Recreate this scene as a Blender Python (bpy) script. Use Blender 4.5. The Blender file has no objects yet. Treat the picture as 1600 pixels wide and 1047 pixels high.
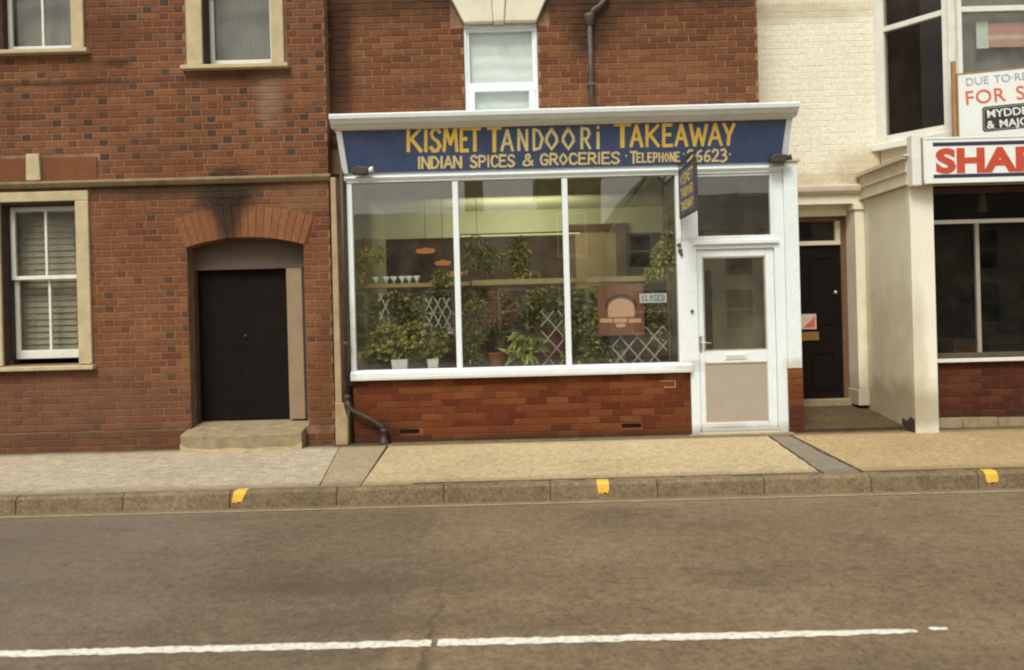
import bpy, math, random
from mathutils import Vector, Matrix
random.seed(7)
S = bpy.context.scene
COL = S.collection
PI = math.pi

# ------------------------------------------------------------------ camera
ROLL = math.radians(1.5)
cd = bpy.data.cameras.new('camera'); cam = bpy.data.objects.new('camera', cd); COL.objects.link(cam)
cd.sensor_width = 36; cd.lens = 36*1350/1600; cd.shift_y = -33.5/1600
cd.clip_end = 500; cd.clip_start = .05
cd.dof.use_dof = True; cd.dof.focus_distance = 8.3; cd.dof.aperture_fstop = 1.7
cam.matrix_world = Matrix.Translation((0, -10, 1.6)) @ Matrix.Rotation(PI/2, 4, 'X') @ Matrix.Rotation(-ROLL, 4, 'Z')
S.camera = cam

# ------------------------------------------------------------------ light
SUN_EL, SUN_AZ = math.radians(52), math.radians(200)      # overcast: high soft sun from the street side
w = bpy.data.worlds.new('World'); S.world = w; w.use_nodes = True
nt = w.node_tree; nt.nodes.clear()
sky = nt.nodes.new('ShaderNodeTexSky'); sky.sky_type = 'NISHITA'; sky.sun_disc = False
sky.sun_elevation = SUN_EL; sky.sun_rotation = SUN_AZ; sky.dust_density = 4; sky.air_density = 1.5
hs = nt.nodes.new('ShaderNodeHueSaturation'); hs.inputs['Saturation'].default_value = .22
mm = nt.nodes.new('ShaderNodeMix'); mm.data_type = 'RGBA'; mm.blend_type = 'MULTIPLY'; mm.inputs[0].default_value = 1
mm.inputs[7].default_value = (1.0, .985, .91, 1)
bg = nt.nodes.new('ShaderNodeBackground'); bg.inputs[1].default_value = .110
wo = nt.nodes.new('ShaderNodeOutputWorld')
nt.links.new(sky.outputs[0], hs.inputs['Color']); nt.links.new(hs.outputs[0], mm.inputs[6])
nt.links.new(mm.outputs[2], bg.inputs[0]); nt.links.new(bg.outputs[0], wo.inputs[0])
sl = bpy.data.lights.new('sun', 'SUN'); sl.energy = 1.8; sl.angle = math.radians(20); sl.color = (1, .95, .88)
so = bpy.data.objects.new('sun', sl); COL.objects.link(so)
sdir = Vector((math.sin(SUN_AZ)*math.cos(SUN_EL), math.cos(SUN_AZ)*math.cos(SUN_EL), math.sin(SUN_EL)))
so.rotation_euler = sdir.to_track_quat('Z', 'Y').to_euler(); so.location = (0, -8, 12)
S.view_settings.view_transform = 'Standard'; S.view_settings.look = 'None'
S.view_settings.exposure = 0.36; S.view_settings.gamma = 1; S.view_settings.use_curve_mapping = False
S.render.engine = 'CYCLES'
S.cycles.max_bounces = 8; S.cycles.transparent_max_bounces = 12; S.cycles.use_denoising = True
S.cycles.pixel_filter_type = 'BLACKMAN_HARRIS'; S.cycles.filter_width = 2.1
S.cycles.sample_clamp_indirect = 6

# ------------------------------------------------------------------ measures
_c, _s = math.cos(ROLL), math.sin(ROLL)
def at(px, py, Y=0.0):
    """metres of a point of the street front seen at a photo measure, at depth Y"""
    u = (px-800)*_c - (py-490)*_s; v = (px-800)*_s + (py-490)*_c
    k = (10+Y)/1350
    return u*k, 1.6 - v*k

# ------------------------------------------------------------------ mesh builder
WL = {}
class MB:
    def __init__(s): s.v = []; s.f = []; s.m = []; s.sm = []
    def face(s, pts, mi=0):
        i = len(s.v); s.v += [tuple(p) for p in pts]; s.f.append(tuple(range(i, i+len(pts)))); s.m.append(mi); return s
    def box(s, x0, x1, y0, y1, z0, z1, mi=0):
        if x0 > x1: x0, x1 = x1, x0
        if y0 > y1: y0, y1 = y1, y0
        if z0 > z1: z0, z1 = z1, z0
        i = len(s.v)
        s.v += [(x0,y0,z0),(x1,y0,z0),(x1,y1,z0),(x0,y1,z0),(x0,y0,z1),(x1,y0,z1),(x1,y1,z1),(x0,y1,z1)]
        for q in ((0,3,2,1),(4,5,6,7),(0,1,5,4),(1,2,6,5),(2,3,7,6),(3,0,4,7)):
            s.f.append(tuple(i+a for a in q)); s.m.append(mi)
        return s
    def prism(s, poly, d, mi=0):
        """poly: list of 3-D points of a planar outline, d: extrusion vector"""
        n = len(poly); i = len(s.v); d = Vector(d)
        nrm = Vector((0,0,0)); P = [Vector(p) for p in poly]
        for k in range(n): nrm += P[k].cross(P[(k+1) % n])
        if nrm.dot(d) > 0: P.reverse()
        s.v += [tuple(p) for p in P] + [tuple(p+d) for p in P]
        s.f.append(tuple(range(i, i+n))); s.m.append(mi)
        s.f.append(tuple(reversed(range(i+n, i+2*n)))); s.m.append(mi)
        for k in range(n):
            a, b = i+k, i+(k+1) % n
            s.f.append((b, a, a+n, b+n)); s.m.append(mi)
        return s
    def tube(s, pts, r, n=10, mi=0, rad=None, cap=True):
        P = [Vector(p) for p in pts]; rings = []
        up = Vector((0,0,1))
        for k, p in enumerate(P):
            t = (P[min(k+1, len(P)-1)] - P[max(k-1, 0)]).normalized()
            a = t.cross(up)
            if a.length < .05: a = t.cross(Vector((0,1,0)))
            a.normalize(); b = t.cross(a).normalized()
            rr = rad[k] if rad else r
            i = len(s.v); rings.append(i)
            for q in range(n):
                th = 2*PI*q/n
                s.v.append(tuple(p + a*math.cos(th)*rr + b*math.sin(th)*rr))
        for k in range(len(P)-1):
            for q in range(n):
                a, b = rings[k]+q, rings[k]+(q+1) % n
                c, d = rings[k+1]+(q+1) % n, rings[k+1]+q
                s.f.append((a, b, c, d)); s.m.append(mi)
        if cap:
            s.f.append(tuple(reversed(range(rings[0], rings[0]+n)))); s.m.append(mi)
            s.f.append(tuple(range(rings[-1], rings[-1]+n))); s.m.append(mi)
        return s
    def lathe(s, c, prof, n=20, mi=0):
        i = len(s.v)
        for (r, z) in prof:
            for q in range(n):
                th = 2*PI*q/n; s.v.append((c[0]+r*math.cos(th), c[1]+r*math.sin(th), c[2]+z))
        for k in range(len(prof)-1):
            for q in range(n):
                a = i+k*n+q; b = i+k*n+(q+1) % n
                s.f.append((a, b, b+n, a+n)); s.m.append(mi)
        return s
    def build(s, name, mats, parent=None, origin=None, smooth=False, bevel=0, kind=None, label=None):
        if not isinstance(mats, (list, tuple)): mats = [mats]
        xs = [v[0] for v in s.v]; ys = [v[1] for v in s.v]; zs = [v[2] for v in s.v]
        if origin is None: origin = ((min(xs)+max(xs))/2, (min(ys)+max(ys))/2, min(zs))
        ox, oy, oz = origin
        me = bpy.data.meshes.new(name)
        me.from_pydata([(x-ox, y-oy, z-oz) for x, y, z in s.v], [], s.f)
        for m in mats: me.materials.append(m)
        if len(mats) > 1:
            me.polygons.foreach_set('material_index', s.m)
        if smooth: me.polygons.foreach_set('use_smooth', [True]*len(me.polygons))
        me.update()
        o = bpy.data.objects.new(name, me); COL.objects.link(o)
        WL[o] = Vector(origin)
        if parent is not None:
            o.parent = parent; o.location = Vector(origin) - WL[parent]
        else: o.location = origin
        if bevel:
            b = o.modifiers.new('bevel', 'BEVEL'); b.width = bevel; b.segments = 2; b.limit_method = 'ANGLE'; b.angle_limit = .6
            b.use_clamp_overlap = True
        if kind: o['kind'] = kind
        if label: o['label'] = label
        return o
def thing(name, label, cat, loc, group=None):
    o = bpy.data.objects.new(name, None); COL.objects.link(o); o.location = loc; o.empty_display_size = .1
    WL[o] = Vector(loc)
    o['label'] = label; o['category'] = cat
    if group: o['group'] = group
    return o
def tag(o, label, cat, group=None):
    o['label'] = label; o['category'] = cat
    if group: o['group'] = group
    return o
def dup(root, loc, label):
    r = root.copy(); COL.objects.link(r); r.location = loc; r['label'] = label; WL[r] = Vector(loc)
    for ch in list(root.children):
        c = ch.copy(); COL.objects.link(c); c.parent = r
        for g in ch.children:
            d = g.copy(); COL.objects.link(d); d.parent = c
    return r
def B(name, x0, x1, y0, y1, z0, z1, m, parent=None, bevel=0, **k):
    return MB().box(x0, x1, y0, y1, z0, z1).build(name, m, parent, bevel=bevel, **k)

# ------------------------------------------------------------------ materials
def N(t, ty, **k):
    n = t.nodes.new(ty)
    for a, b in k.items(): setattr(n, a, b)
    return n
def mixc(t, fac, a, b, mode='MIX'):
    m = N(t, 'ShaderNodeMix', data_type='RGBA', blend_type=mode)
    for sock, val in ((m.inputs[0], fac), (m.inputs[6], a), (m.inputs[7], b)):
        if isinstance(val, bpy.types.NodeSocket): t.links.new(val, sock)
        elif isinstance(val, tuple): sock.default_value = (*val[:3], 1)
        else: sock.default_value = val
    return m.outputs[2]
def math_(t, op, a, b=None, clamp=False):
    m = N(t, 'ShaderNodeMath', operation=op); m.use_clamp = clamp
    for i, v in enumerate((a, b)):
        if v is None: continue
        if isinstance(v, bpy.types.NodeSocket): t.links.new(v, m.inputs[i])
        else: m.inputs[i].default_value = v
    return m.outputs[0]
def noise(t, pos, scale, detail=4, rough=.6, stretch=None):
    n = N(t, 'ShaderNodeTexNoise'); n.inputs['Scale'].default_value = scale
    n.inputs['Detail'].default_value = detail; n.inputs['Roughness'].default_value = rough
    if stretch:
        mp = N(t, 'ShaderNodeMapping'); mp.inputs['Scale'].default_value = stretch
        t.links.new(pos, mp.inputs[0]); pos = mp.outputs[0]
    t.links.new(pos, n.inputs['Vector']); return n.outputs['Fac']
def ramp(t, v, a, b):
    r = N(t, 'ShaderNodeMapRange'); r.inputs[1].default_value = a; r.inputs[2].default_value = b
    r.clamp = True; t.links.new(v, r.inputs[0]); return r.outputs[0]
def stain_shade_mask(t, pos, cx, cz, rx, rz, strength, ns=3.0):
    sx = N(t, 'ShaderNodeSeparateXYZ'); t.links.new(pos, sx.inputs[0])
    dx = math_(t, 'MULTIPLY', math_(t, 'SUBTRACT', sx.outputs[0], cx), 1/rx)
    dz = math_(t, 'MULTIPLY', math_(t, 'SUBTRACT', sx.outputs[2], cz), 1/rz)
    d = math_(t, 'SQRT', math_(t, 'ADD', math_(t, 'MULTIPLY', dx, dx), math_(t, 'MULTIPLY', dz, dz)))
    n = noise(t, pos, ns, 5, .65)
    d = math_(t, 'ADD', d, math_(t, 'MULTIPLY', math_(t, 'SUBTRACT', n, .5), 1.3))
    return math_(t, 'MULTIPLY', ramp(t, d, 1.35, .5), strength)
GROUPS = {}
def weather_group(name, stains, mottle=.35, mscale=.8, mcol=(.45, .42, .40)):
    """stains = (cx, cz, rx, rz, strength, colour): dirt and bloom on the wall itself, and painted-in shade"""
    g = bpy.data.node_groups.new(name, 'ShaderNodeTree')
    g.interface.new_socket('Color', in_out='INPUT', socket_type='NodeSocketColor')
    g.interface.new_socket('Color', in_out='OUTPUT', socket_type='NodeSocketColor')
    gi = N(g, 'NodeGroupInput'); go = N(g, 'NodeGroupOutput')
    geo = N(g, 'ShaderNodeNewGeometry'); pos = geo.outputs['Position']
    c = gi.outputs[0]
    big = ramp(g, noise(g, pos, mscale, 4, .6), .35, .7)
    c = mixc(g, math_(g, 'MULTIPLY', big, mottle), c, mixc(g, 1.0, c, mcol, 'MULTIPLY'))
    fine = noise(g, pos, 60, 3, .7)
    c = mixc(g, 1.0, c, mixc(g, fine, (.72, .72, .72), (1.25, 1.25, 1.25)), 'MULTIPLY')
    for (cx, cz, rx, rz, st, col) in stains:
        c = mixc(g, stain_shade_mask(g, pos, cx, cz, rx, rz, st), c, col)
    g.links.new(c, go.inputs[0])
    return g
def mat(name, col, rough=.7, var=.15, scale=6, bump=0, bscale=80, group=None, dirt=0, dirtcol=(.12,.10,.07), metallic=0, spec=.5, stretch=None):
    m = bpy.data.materials.new(name); m.use_nodes = True; t = m.node_tree
    p = t.nodes['Principled BSDF']; p.inputs['Roughness'].default_value = rough; p.inputs['Metallic'].default_value = metallic
    p.inputs['Specular IOR Level'].default_value = spec
    geo = N(t, 'ShaderNodeNewGeometry'); pos = geo.outputs['Position']
    lo = tuple(c*(1-var) for c in col); hi = tuple(min(1, c*(1+var)) for c in col)
    c = mixc(t, ramp(t, noise(t, pos, scale, 5, .6, stretch), .3, .7), lo, hi)
    if dirt:
        d = ramp(t, noise(t, pos, scale*.7+1.3, 6, .7), .5, .78)
        c = mixc(t, math_(t, 'MULTIPLY', d, dirt), c, dirtcol)
    if group:
        gn = N(t, 'ShaderNodeGroup'); gn.node_tree = group; t.links.new(c, gn.inputs[0]); c = gn.outputs[0]
    t.links.new(c, p.inputs['Base Color'])
    if bump:
        b = N(t, 'ShaderNodeBump'); b.inputs['Strength'].default_value = bump; b.inputs['Distance'].default_value = .004
        t.links.new(noise(t, pos, bscale, 4, .7), b.inputs['Height']); t.links.new(b.outputs[0], p.inputs['Normal'])
    return m
def glass(name, tint=(.93, .95, .92), refl=1.9, rough=0.0, dust=.0):
    m = bpy.data.materials.new(name); m.use_nodes = True; t = m.node_tree; t.nodes.remove(t.nodes['Principled BSDF'])
    out = [n for n in t.nodes if n.type == 'OUTPUT_MATERIAL'][0]
    tr = N(t, 'ShaderNodeBsdfTransparent'); tr.inputs[0].default_value = (*tint, 1)
    gl = N(t, 'ShaderNodeBsdfGlossy'); gl.inputs['Roughness'].default_value = rough
    fr = N(t, 'ShaderNodeFresnel'); fr.inputs[0].default_value = 1.5
    geo = N(t, 'ShaderNodeNewGeometry')
    f = math_(t, 'MULTIPLY', math_(t, 'MULTIPLY', fr.outputs[0], refl, True), math_(t, 'SUBTRACT', 1.0, geo.outputs['Backfacing']))
    bmp = N(t, 'ShaderNodeBump'); bmp.inputs['Strength'].default_value = .012; bmp.inputs['Distance'].default_value = .02
    t.links.new(noise(t, geo.outputs['Position'], 2.5, 2, .5), bmp.inputs['Height']); t.links.new(bmp.outputs[0], gl.inputs['Normal'])
    mx = N(t, 'ShaderNodeMixShader'); t.links.new(f, mx.inputs[0]); t.links.new(tr.outputs[0], mx.inputs[1]); t.links.new(gl.outputs[0], mx.inputs[2])
    if dust:
        df = N(t, 'ShaderNodeBsdfDiffuse'); df.inputs[0].default_value = (.5, .47, .38, 1)
        m2 = N(t, 'ShaderNodeMixShader')
        t.links.new(math_(t, 'MULTIPLY', ramp(t, noise(t, geo.outputs['Position'], 3, 5, .7), .35, .75), dust), m2.inputs[0])
        t.links.new(mx.outputs[0], m2.inputs[1]); t.links.new(df.outputs[0], m2.inputs[2]); mx = m2
    t.links.new(mx.outputs[0], out.inputs[0]); return m
def emis(name, col, st):
    m = bpy.data.materials.new(name); m.use_nodes = True; p = m.node_tree.nodes['Principled BSDF']
    p.inputs['Base Color'].default_value = (*col, 1); p.inputs['Emission Color'].default_value = (*col, 1); p.inputs['Emission Strength'].default_value = st
    return m

# stains and darker bands on the old house front
WG_left = weather_group('weather_left', [
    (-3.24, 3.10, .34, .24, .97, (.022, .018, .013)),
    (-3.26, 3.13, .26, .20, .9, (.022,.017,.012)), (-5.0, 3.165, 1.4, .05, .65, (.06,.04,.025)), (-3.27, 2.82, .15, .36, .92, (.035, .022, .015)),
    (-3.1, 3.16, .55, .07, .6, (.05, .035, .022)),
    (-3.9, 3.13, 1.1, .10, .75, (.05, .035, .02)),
    (-4.5, 4.62, .20, .05, .7, (.05, .03, .02)),
    (-5.1, 4.40, 1.0, .035, .6, (.05, .028, .018)),
    (-2.75, 4.22, .16, .40, .5, (.30, .20, .13)),
    (-3.1, 4.42, .55, .10, .6, (.07, .035, .022)),  # darker band just below the upper middle window sill
    (-5.3, .65, 1.4, .55, .45, (.12, .065, .045)),
    (-2.2, .8, .12, .9, .5, (.10, .05, .02)),
    (-4.3, .32, 1.6, .07, .5, (.10, .06, .03)),
    (-2.35, 3.0, .4, .16, .4, (.20, .12, .07)),
    (-4.6, 5.0, .5, .2, .4, (.09, .04, .02)),
], mottle=.5, mscale=.9)
WG_shade_shop = weather_group('weather_shade_shop', [
    (-1.95, 4.7, .16, 1.3, .8, (.030, .015, .010)),  # corner shade beside the projecting house, painted into the brick colour
    (.6, 5.35, 3.2, .28, .75, (.045, .026, .016)),
    (1.0, 4.95, .28, .35, .75, (.035, .022, .014)),
    (1.9, 4.35, .6, .3, .3, (.24, .11, .05)),
    (-1.2, 4.1, .8, .25, .3, (.16, .06, .03)),
    (-1.5, .2, .35, .25, .7, (.05, .025, .015)),
], mottle=.35, mscale=1.1)
WG_riser = weather_group('weather_riser', [
    (.1, .13, 2.4, .045, .8, (.035, .022, .013)), (5.8, .27, 1.6, .05, .6, (.04,.025,.015)),
    (-1.55, .22, .35, .22, .7, (.05, .022, .012)),
    (.3, .17, 2.2, .05, .5, (.06, .03, .02)),
    (3.25, .3, .12, .22, .6, (.06, .03, .018)),
], mottle=.25, mscale=1.5)
WG_cream = weather_group('weather_cream', [
    (3.6, 5.35, 1.2, .14, .5, (.36, .29, .15)),
    (3.7, 3.2, .9, .10, .5, (.40, .30, .15)),
    (4.6, 3.3, .5, .3, .5, (.36, .25, .11)),
    (4.5, .4, .6, .28, .6, (.20, .14, .07)),
    (4.55, 1.0, .1, .9, .35, (.33, .23, .1)),
], mottle=.3, mscale=1.0, mcol=(.86, .80, .68))

WG_white = weather_group('weather_white', [
    (2.6, .16, .9, .10, .65, (.30, .24, .15)), (3.24, .92, .12, .08, .5, (.36, .30, .2)), (.1, .885, 2.6, .018, .45, (.40, .34, .24)),
    (-1.85, 1.2, .05, .5, .5, (.36, .32, .24)), (2.05, .95, .2, .06, .4, (.4, .34, .24)), (.6, 3.75, 3.2, .03, .5, (.42, .38, .30)), (2.2, 2.4, .5, .03, .35, (.42, .36, .26)),
], mottle=.30, mscale=2.2, mcol=(.90, .88, .82))
def brickset(name, cols, group, bump=.5):
    return [mat('%s_%d' % (name, i), c, .9, .16, 25, bump, 140, group, spec=.15) for i, c in enumerate(cols)]
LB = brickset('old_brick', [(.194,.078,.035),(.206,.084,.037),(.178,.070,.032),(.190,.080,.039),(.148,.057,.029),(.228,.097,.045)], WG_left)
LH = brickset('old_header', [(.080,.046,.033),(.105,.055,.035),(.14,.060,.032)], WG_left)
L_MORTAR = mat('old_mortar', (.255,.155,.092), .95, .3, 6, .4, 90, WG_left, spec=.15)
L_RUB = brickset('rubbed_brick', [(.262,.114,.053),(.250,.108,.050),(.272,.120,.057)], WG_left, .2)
SB = brickset('upper_brick', [(.160,.066,.030),(.180,.075,.034),(.145,.058,.028),(.200,.088,.041),(.126,.050,.026)], WG_shade_shop)
S_MORTAR = mat('upper_mortar', (.33,.20,.115), .95, .35, 9, .4, 90, WG_shade_shop, spec=.15)
RB = brickset('riser_brick', [(.142,.040,.015),(.160,.047,.017),(.118,.031,.012),(.180,.060,.021),(.098,.026,.011)], WG_riser, .3)
R_MORTAR = mat('riser_mortar', (.20,.085,.035), .95, .2, 18, .3, 90, WG_riser, spec=.15)
DB = brickset('dark_brick', [(.085,.026,.014),(.11,.034,.018),(.068,.022,.013)], WG_riser, .3)
D_MORTAR = mat('dark_mortar', (.10,.045,.025), .95, .2, 18, .3)
CB = brickset('painted_brick', [(.78,.755,.62),(.79,.765,.63),(.77,.745,.61)], WG_cream, .3)
C_MORTAR = mat('painted_joint', (.76,.735,.60), .9, .05, 12, .2, 90, WG_cream)
CREAM = mat('cream_render', (.76,.72,.57), .8, .06, 3, .25, 60, WG_cream)
STONE = mat('window_stone', (.47,.39,.235), .85, .14, 7, .4, 70, dirt=.35, dirtcol=(.25,.19,.10))
LINTEL = mat('painted_lintel', (.68,.64,.50), .8, .08, 6, .2, 60, dirt=.3, dirtcol=(.35,.28,.16))
LEDGE = mat('ledge_stone', (.27,.205,.12), .9, .2, 9, .4, 70, dirt=.6, dirtcol=(.10,.08,.05))
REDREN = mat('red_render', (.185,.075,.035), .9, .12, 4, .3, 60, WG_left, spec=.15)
WHITE = mat('white_gloss_paint', (.76,.83,.85), .42, .03, 5, .15, 45, group=WG_white, dirt=.14, dirtcol=(.50,.47,.38))
SASHW = mat('old_white_paint', (.72,.72,.65), .5, .06, 8, .1, 40, dirt=.3, dirtcol=(.40,.34,.22))
OFFW = mat('offwhite_paint', (.62,.55,.42), .6, .06, 7, .1, 40, dirt=.5, dirtcol=(.33,.25,.14))
CREAMP = mat('cream_pipe_paint', (.36,.27,.15), .6, .15, 7, .1, 40, dirt=.5, dirtcol=(.16,.10,.05))
NAVY = mat('navy_sign_paint', (.056,.086,.190), .5, .22, 3.5, .08, 40, dirt=.5, dirtcol=(.09,.115,.175))
YEL = mat('yellow_lettering', (.88,.62,.12), .5, .12, 30)
YEL2 = mat('pale_lettering', (.80,.67,.31), .5, .14, 30)
IRON = mat('black_iron', (.045,.032,.024), .55, .3, 12, .3, 60)
LEAD = mat('grey_pipe_paint', (.085,.062,.05), .6, .3, 12, .3, 60)
DOORB = mat('black_door_paint', (.0085,.0052,.0045), .65, .2, 6, .05, 40, spec=.12)
REVEAL = mat('dark_reveal', (.045,.03,.022), .8, .2, 6)  # dark brown that also carries the shade painted inside the reveals
PORCH = mat('porch_paint', (.095,.066,.042), .7, .12, 5, .1, 40)
PORCH2 = mat('porch_post_paint', (.27,.195,.115), .7, .12, 5, .1, 40)
PANELG = mat('door_panel_paint', (.37,.325,.255), .6, .05, 5, .05, 40)
CHROME = mat('worn_alloy', (.6,.58,.52), .35, .1, 10, metallic=.8)
CONC = mat('step_concrete', (.28,.22,.13), .9, .25, 9, .5, 70, dirt=.5, dirtcol=(.10,.075,.04))
STEPE = mat('step_edge', (.45,.36,.20), .9, .2, 9, .4, 70)
GREEN_IN = mat('green_room_paint', (.55,.56,.36), .8, .05, 2)
DARK_IN = mat('dark_panelling', (.045,.026,.018), .8, .3, 3)
FLOOR_IN = mat('shop_lino', (.12,.07,.04), .6, .2, 4)
BEIGE_IN = mat('beige_hatch', (.40,.30,.17), .8, .06, 4)
BROWNW = mat('brown_wood', (.14,.075,.035), .6, .25, 12)
SHELFW = mat('shelf_wood', (.42,.27,.12), .6, .15, 12)
POTW = mat('white_pot', (.84,.86,.84), .5, .05, 10)
TERRA = mat('terracotta', (.30,.10,.04), .8, .15, 12)
TERRP = mat('poster_brown', (.25,.095,.050), .7, .15, 20)
PINK = mat('poster_pink', (.80,.46,.32), .7, .05, 12)
CUP = mat('white_card', (.78,.80,.80), .6, .04, 8)
LATT = mat('white_trellis', (.46,.43,.37), .6, .08, 12)
BLIND = mat('blind_slat', (.30,.26,.195), .6, .08, 8)
NET = mat('net_curtain', (.80,.85,.90), .9, .05, 6, .2, 60, stretch=(1, 1, 9))
CURT = mat('grey_curtain', (.17,.16,.14), .9, .10, 2)
G1 = glass('shop_glass', refl=4.3, dust=.05)
G2 = glass('house_glass', refl=2.0, dust=.10)
G3 = glass('dark_glass', tint=(.75,.75,.72), refl=.9, dust=.02)
SOIL = mat('soil', (.05,.03,.02), .95)
LEAFS = [mat('leaf_dark', (.090,.095,.022), .8, .3, 20), mat('leaf_mid', (.22,.22,.045), .8, .3, 20), mat('leaf_light', (.42,.38,.10), .8, .3, 20)]
LEAFY = [mat('leaf_green_dark', (.085,.12,.025), .55, .3, 20), mat('leaf_yellow', (.45,.43,.08), .55, .2, 20), mat('leaf_yellow_green', (.26,.30,.05), .55, .3, 20)]
LEAFD = [mat('leaf_dry', (.26,.14,.055), .8, .3, 20), mat('leaf_dry_red', (.20,.08,.04), .8, .3, 20), mat('leaf_dry_pale', (.36,.23,.10), .8, .3, 20)]
STEM = mat('stem', (.11,.09,.035), .8, .2, 20)
PETAL = mat('pink_petal', (.88,.55,.68), .6, .1, 20)
SIGNW = mat('sign_white', (.76,.80,.76), .4, .03, 4, dirt=.12, dirtcol=(.55,.5,.38))
SIGNR = mat('sign_red', (.50,.065,.028), .45, .06, 10)
SIGNB = mat('sign_navy', (.03,.025,.06), .45, .06, 10)
BOARDR = mat('board_red', (.66,.12,.06), .5, .08, 10)
BOARDG = mat('board_grey', (.33,.37,.43), .5, .08, 10)
BLACKP = mat('board_black', (.03,.028,.025), .5, .08, 10)
METAL = mat('sign_metal', (.40,.36,.29), .45, .12, 8, metallic=.3)
TIMBER = mat('stake_wood', (.36,.20,.09), .8, .15, 14)
TUBE = emis('lit_tube', (.9, .80, .36), .62)
LAMPO = emis('lit_lampshade', (.70, .27, .06), .36)

# ------------------------------------------------------------------ ground
def ground_mat(name, c1, c2, fine, speck, rough=.9, extra=None, bump=.6):
    m = bpy.data.materials.new(name); m.use_nodes = True; t = m.node_tree; p = t.nodes['Principled BSDF']
    p.inputs['Roughness'].default_value = rough; p.inputs['Specular IOR Level'].default_value = .2
    geo = N(t, 'ShaderNodeNewGeometry'); pos = geo.outputs['Position']
    c = mixc(t, ramp(t, noise(t, pos, .9, 6, .62), .32, .68), c1, c2)
    c = mixc(t, 1.0, c, mixc(t, ramp(t, noise(t, pos, fine, 5, .75), .25, .75), (.62,.62,.62), (1.38,1.36,1.32)), 'MULTIPLY')
    g2 = ramp(t, noise(t, pos, fine*4.2, 3, .85), .3, .7)
    c = mixc(t, 1.0, c, mixc(t, g2, (.70,.69,.67), (1.30,1.29,1.26)), 'MULTIPLY')
    v = N(t, 'ShaderNodeTexVoronoi'); v.inputs['Scale'].default_value = 60; t.links.new(pos, v.inputs['Vector'])
    bw = N(t, 'ShaderNodeSeparateColor'); t.links.new(v.outputs['Color'], bw.inputs[0])
    c = mixc(t, math_(t, 'MULTIPLY', ramp(t, bw.outputs[0], .80, .95), .38), c, speck)
    c = mixc(t, math_(t, 'MULTIPLY', ramp(t, bw.outputs[1], .80, .95), .40), c, tuple(x*.35 for x in c1))
    if extra: c = extra(t, pos, c)
    t.links.new(c, p.inputs['Base Color'])
    b = N(t, 'ShaderNodeBump'); b.inputs['Strength'].default_value = bump; b.inputs['Distance'].default_value = .006
    t.links.new(noise(t, pos, 60, 5, .8), b.inputs['Height']); t.links.new(b.outputs[0], p.inputs['Normal'])
    return m
def pave_extra(t, pos, c):
    sx = N(t, 'ShaderNodeSeparateXYZ'); t.links.new(pos, sx.inputs[0])
    n = math_(t, 'SUBTRACT', noise(t, pos, 4, 5, .7), .5)
    y = math_(t, 'ADD', sx.outputs[1], math_(t, 'MULTIPLY', n, .22))
    c = mixc(t, math_(t, 'MULTIPLY', ramp(t, y, -.34, -.10), .85), c, (.11,.08,.043))          # dirt washed along the wall
    c = mixc(t, math_(t, 'MULTIPLY', ramp(t, y, -2.22, -2.46), .6), c, (.17,.125,.07))        # worn edge beside the kerb
    v = N(t, 'ShaderNodeTexVoronoi'); v.inputs['Scale'].default_value = 2.1; t.links.new(pos, v.inputs['Vector'])
    c = mixc(t, math_(t, 'MULTIPLY', ramp(t, v.outputs['Distance'], .045, .03), .6), c, (.12,.09,.06))   # gum
    d = ramp(t, noise(t, pos, 1.7, 6, .72), .54, .72)
    return mixc(t, math_(t, 'MULTIPLY', d, .40), c, (.24,.175,.095))
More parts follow.
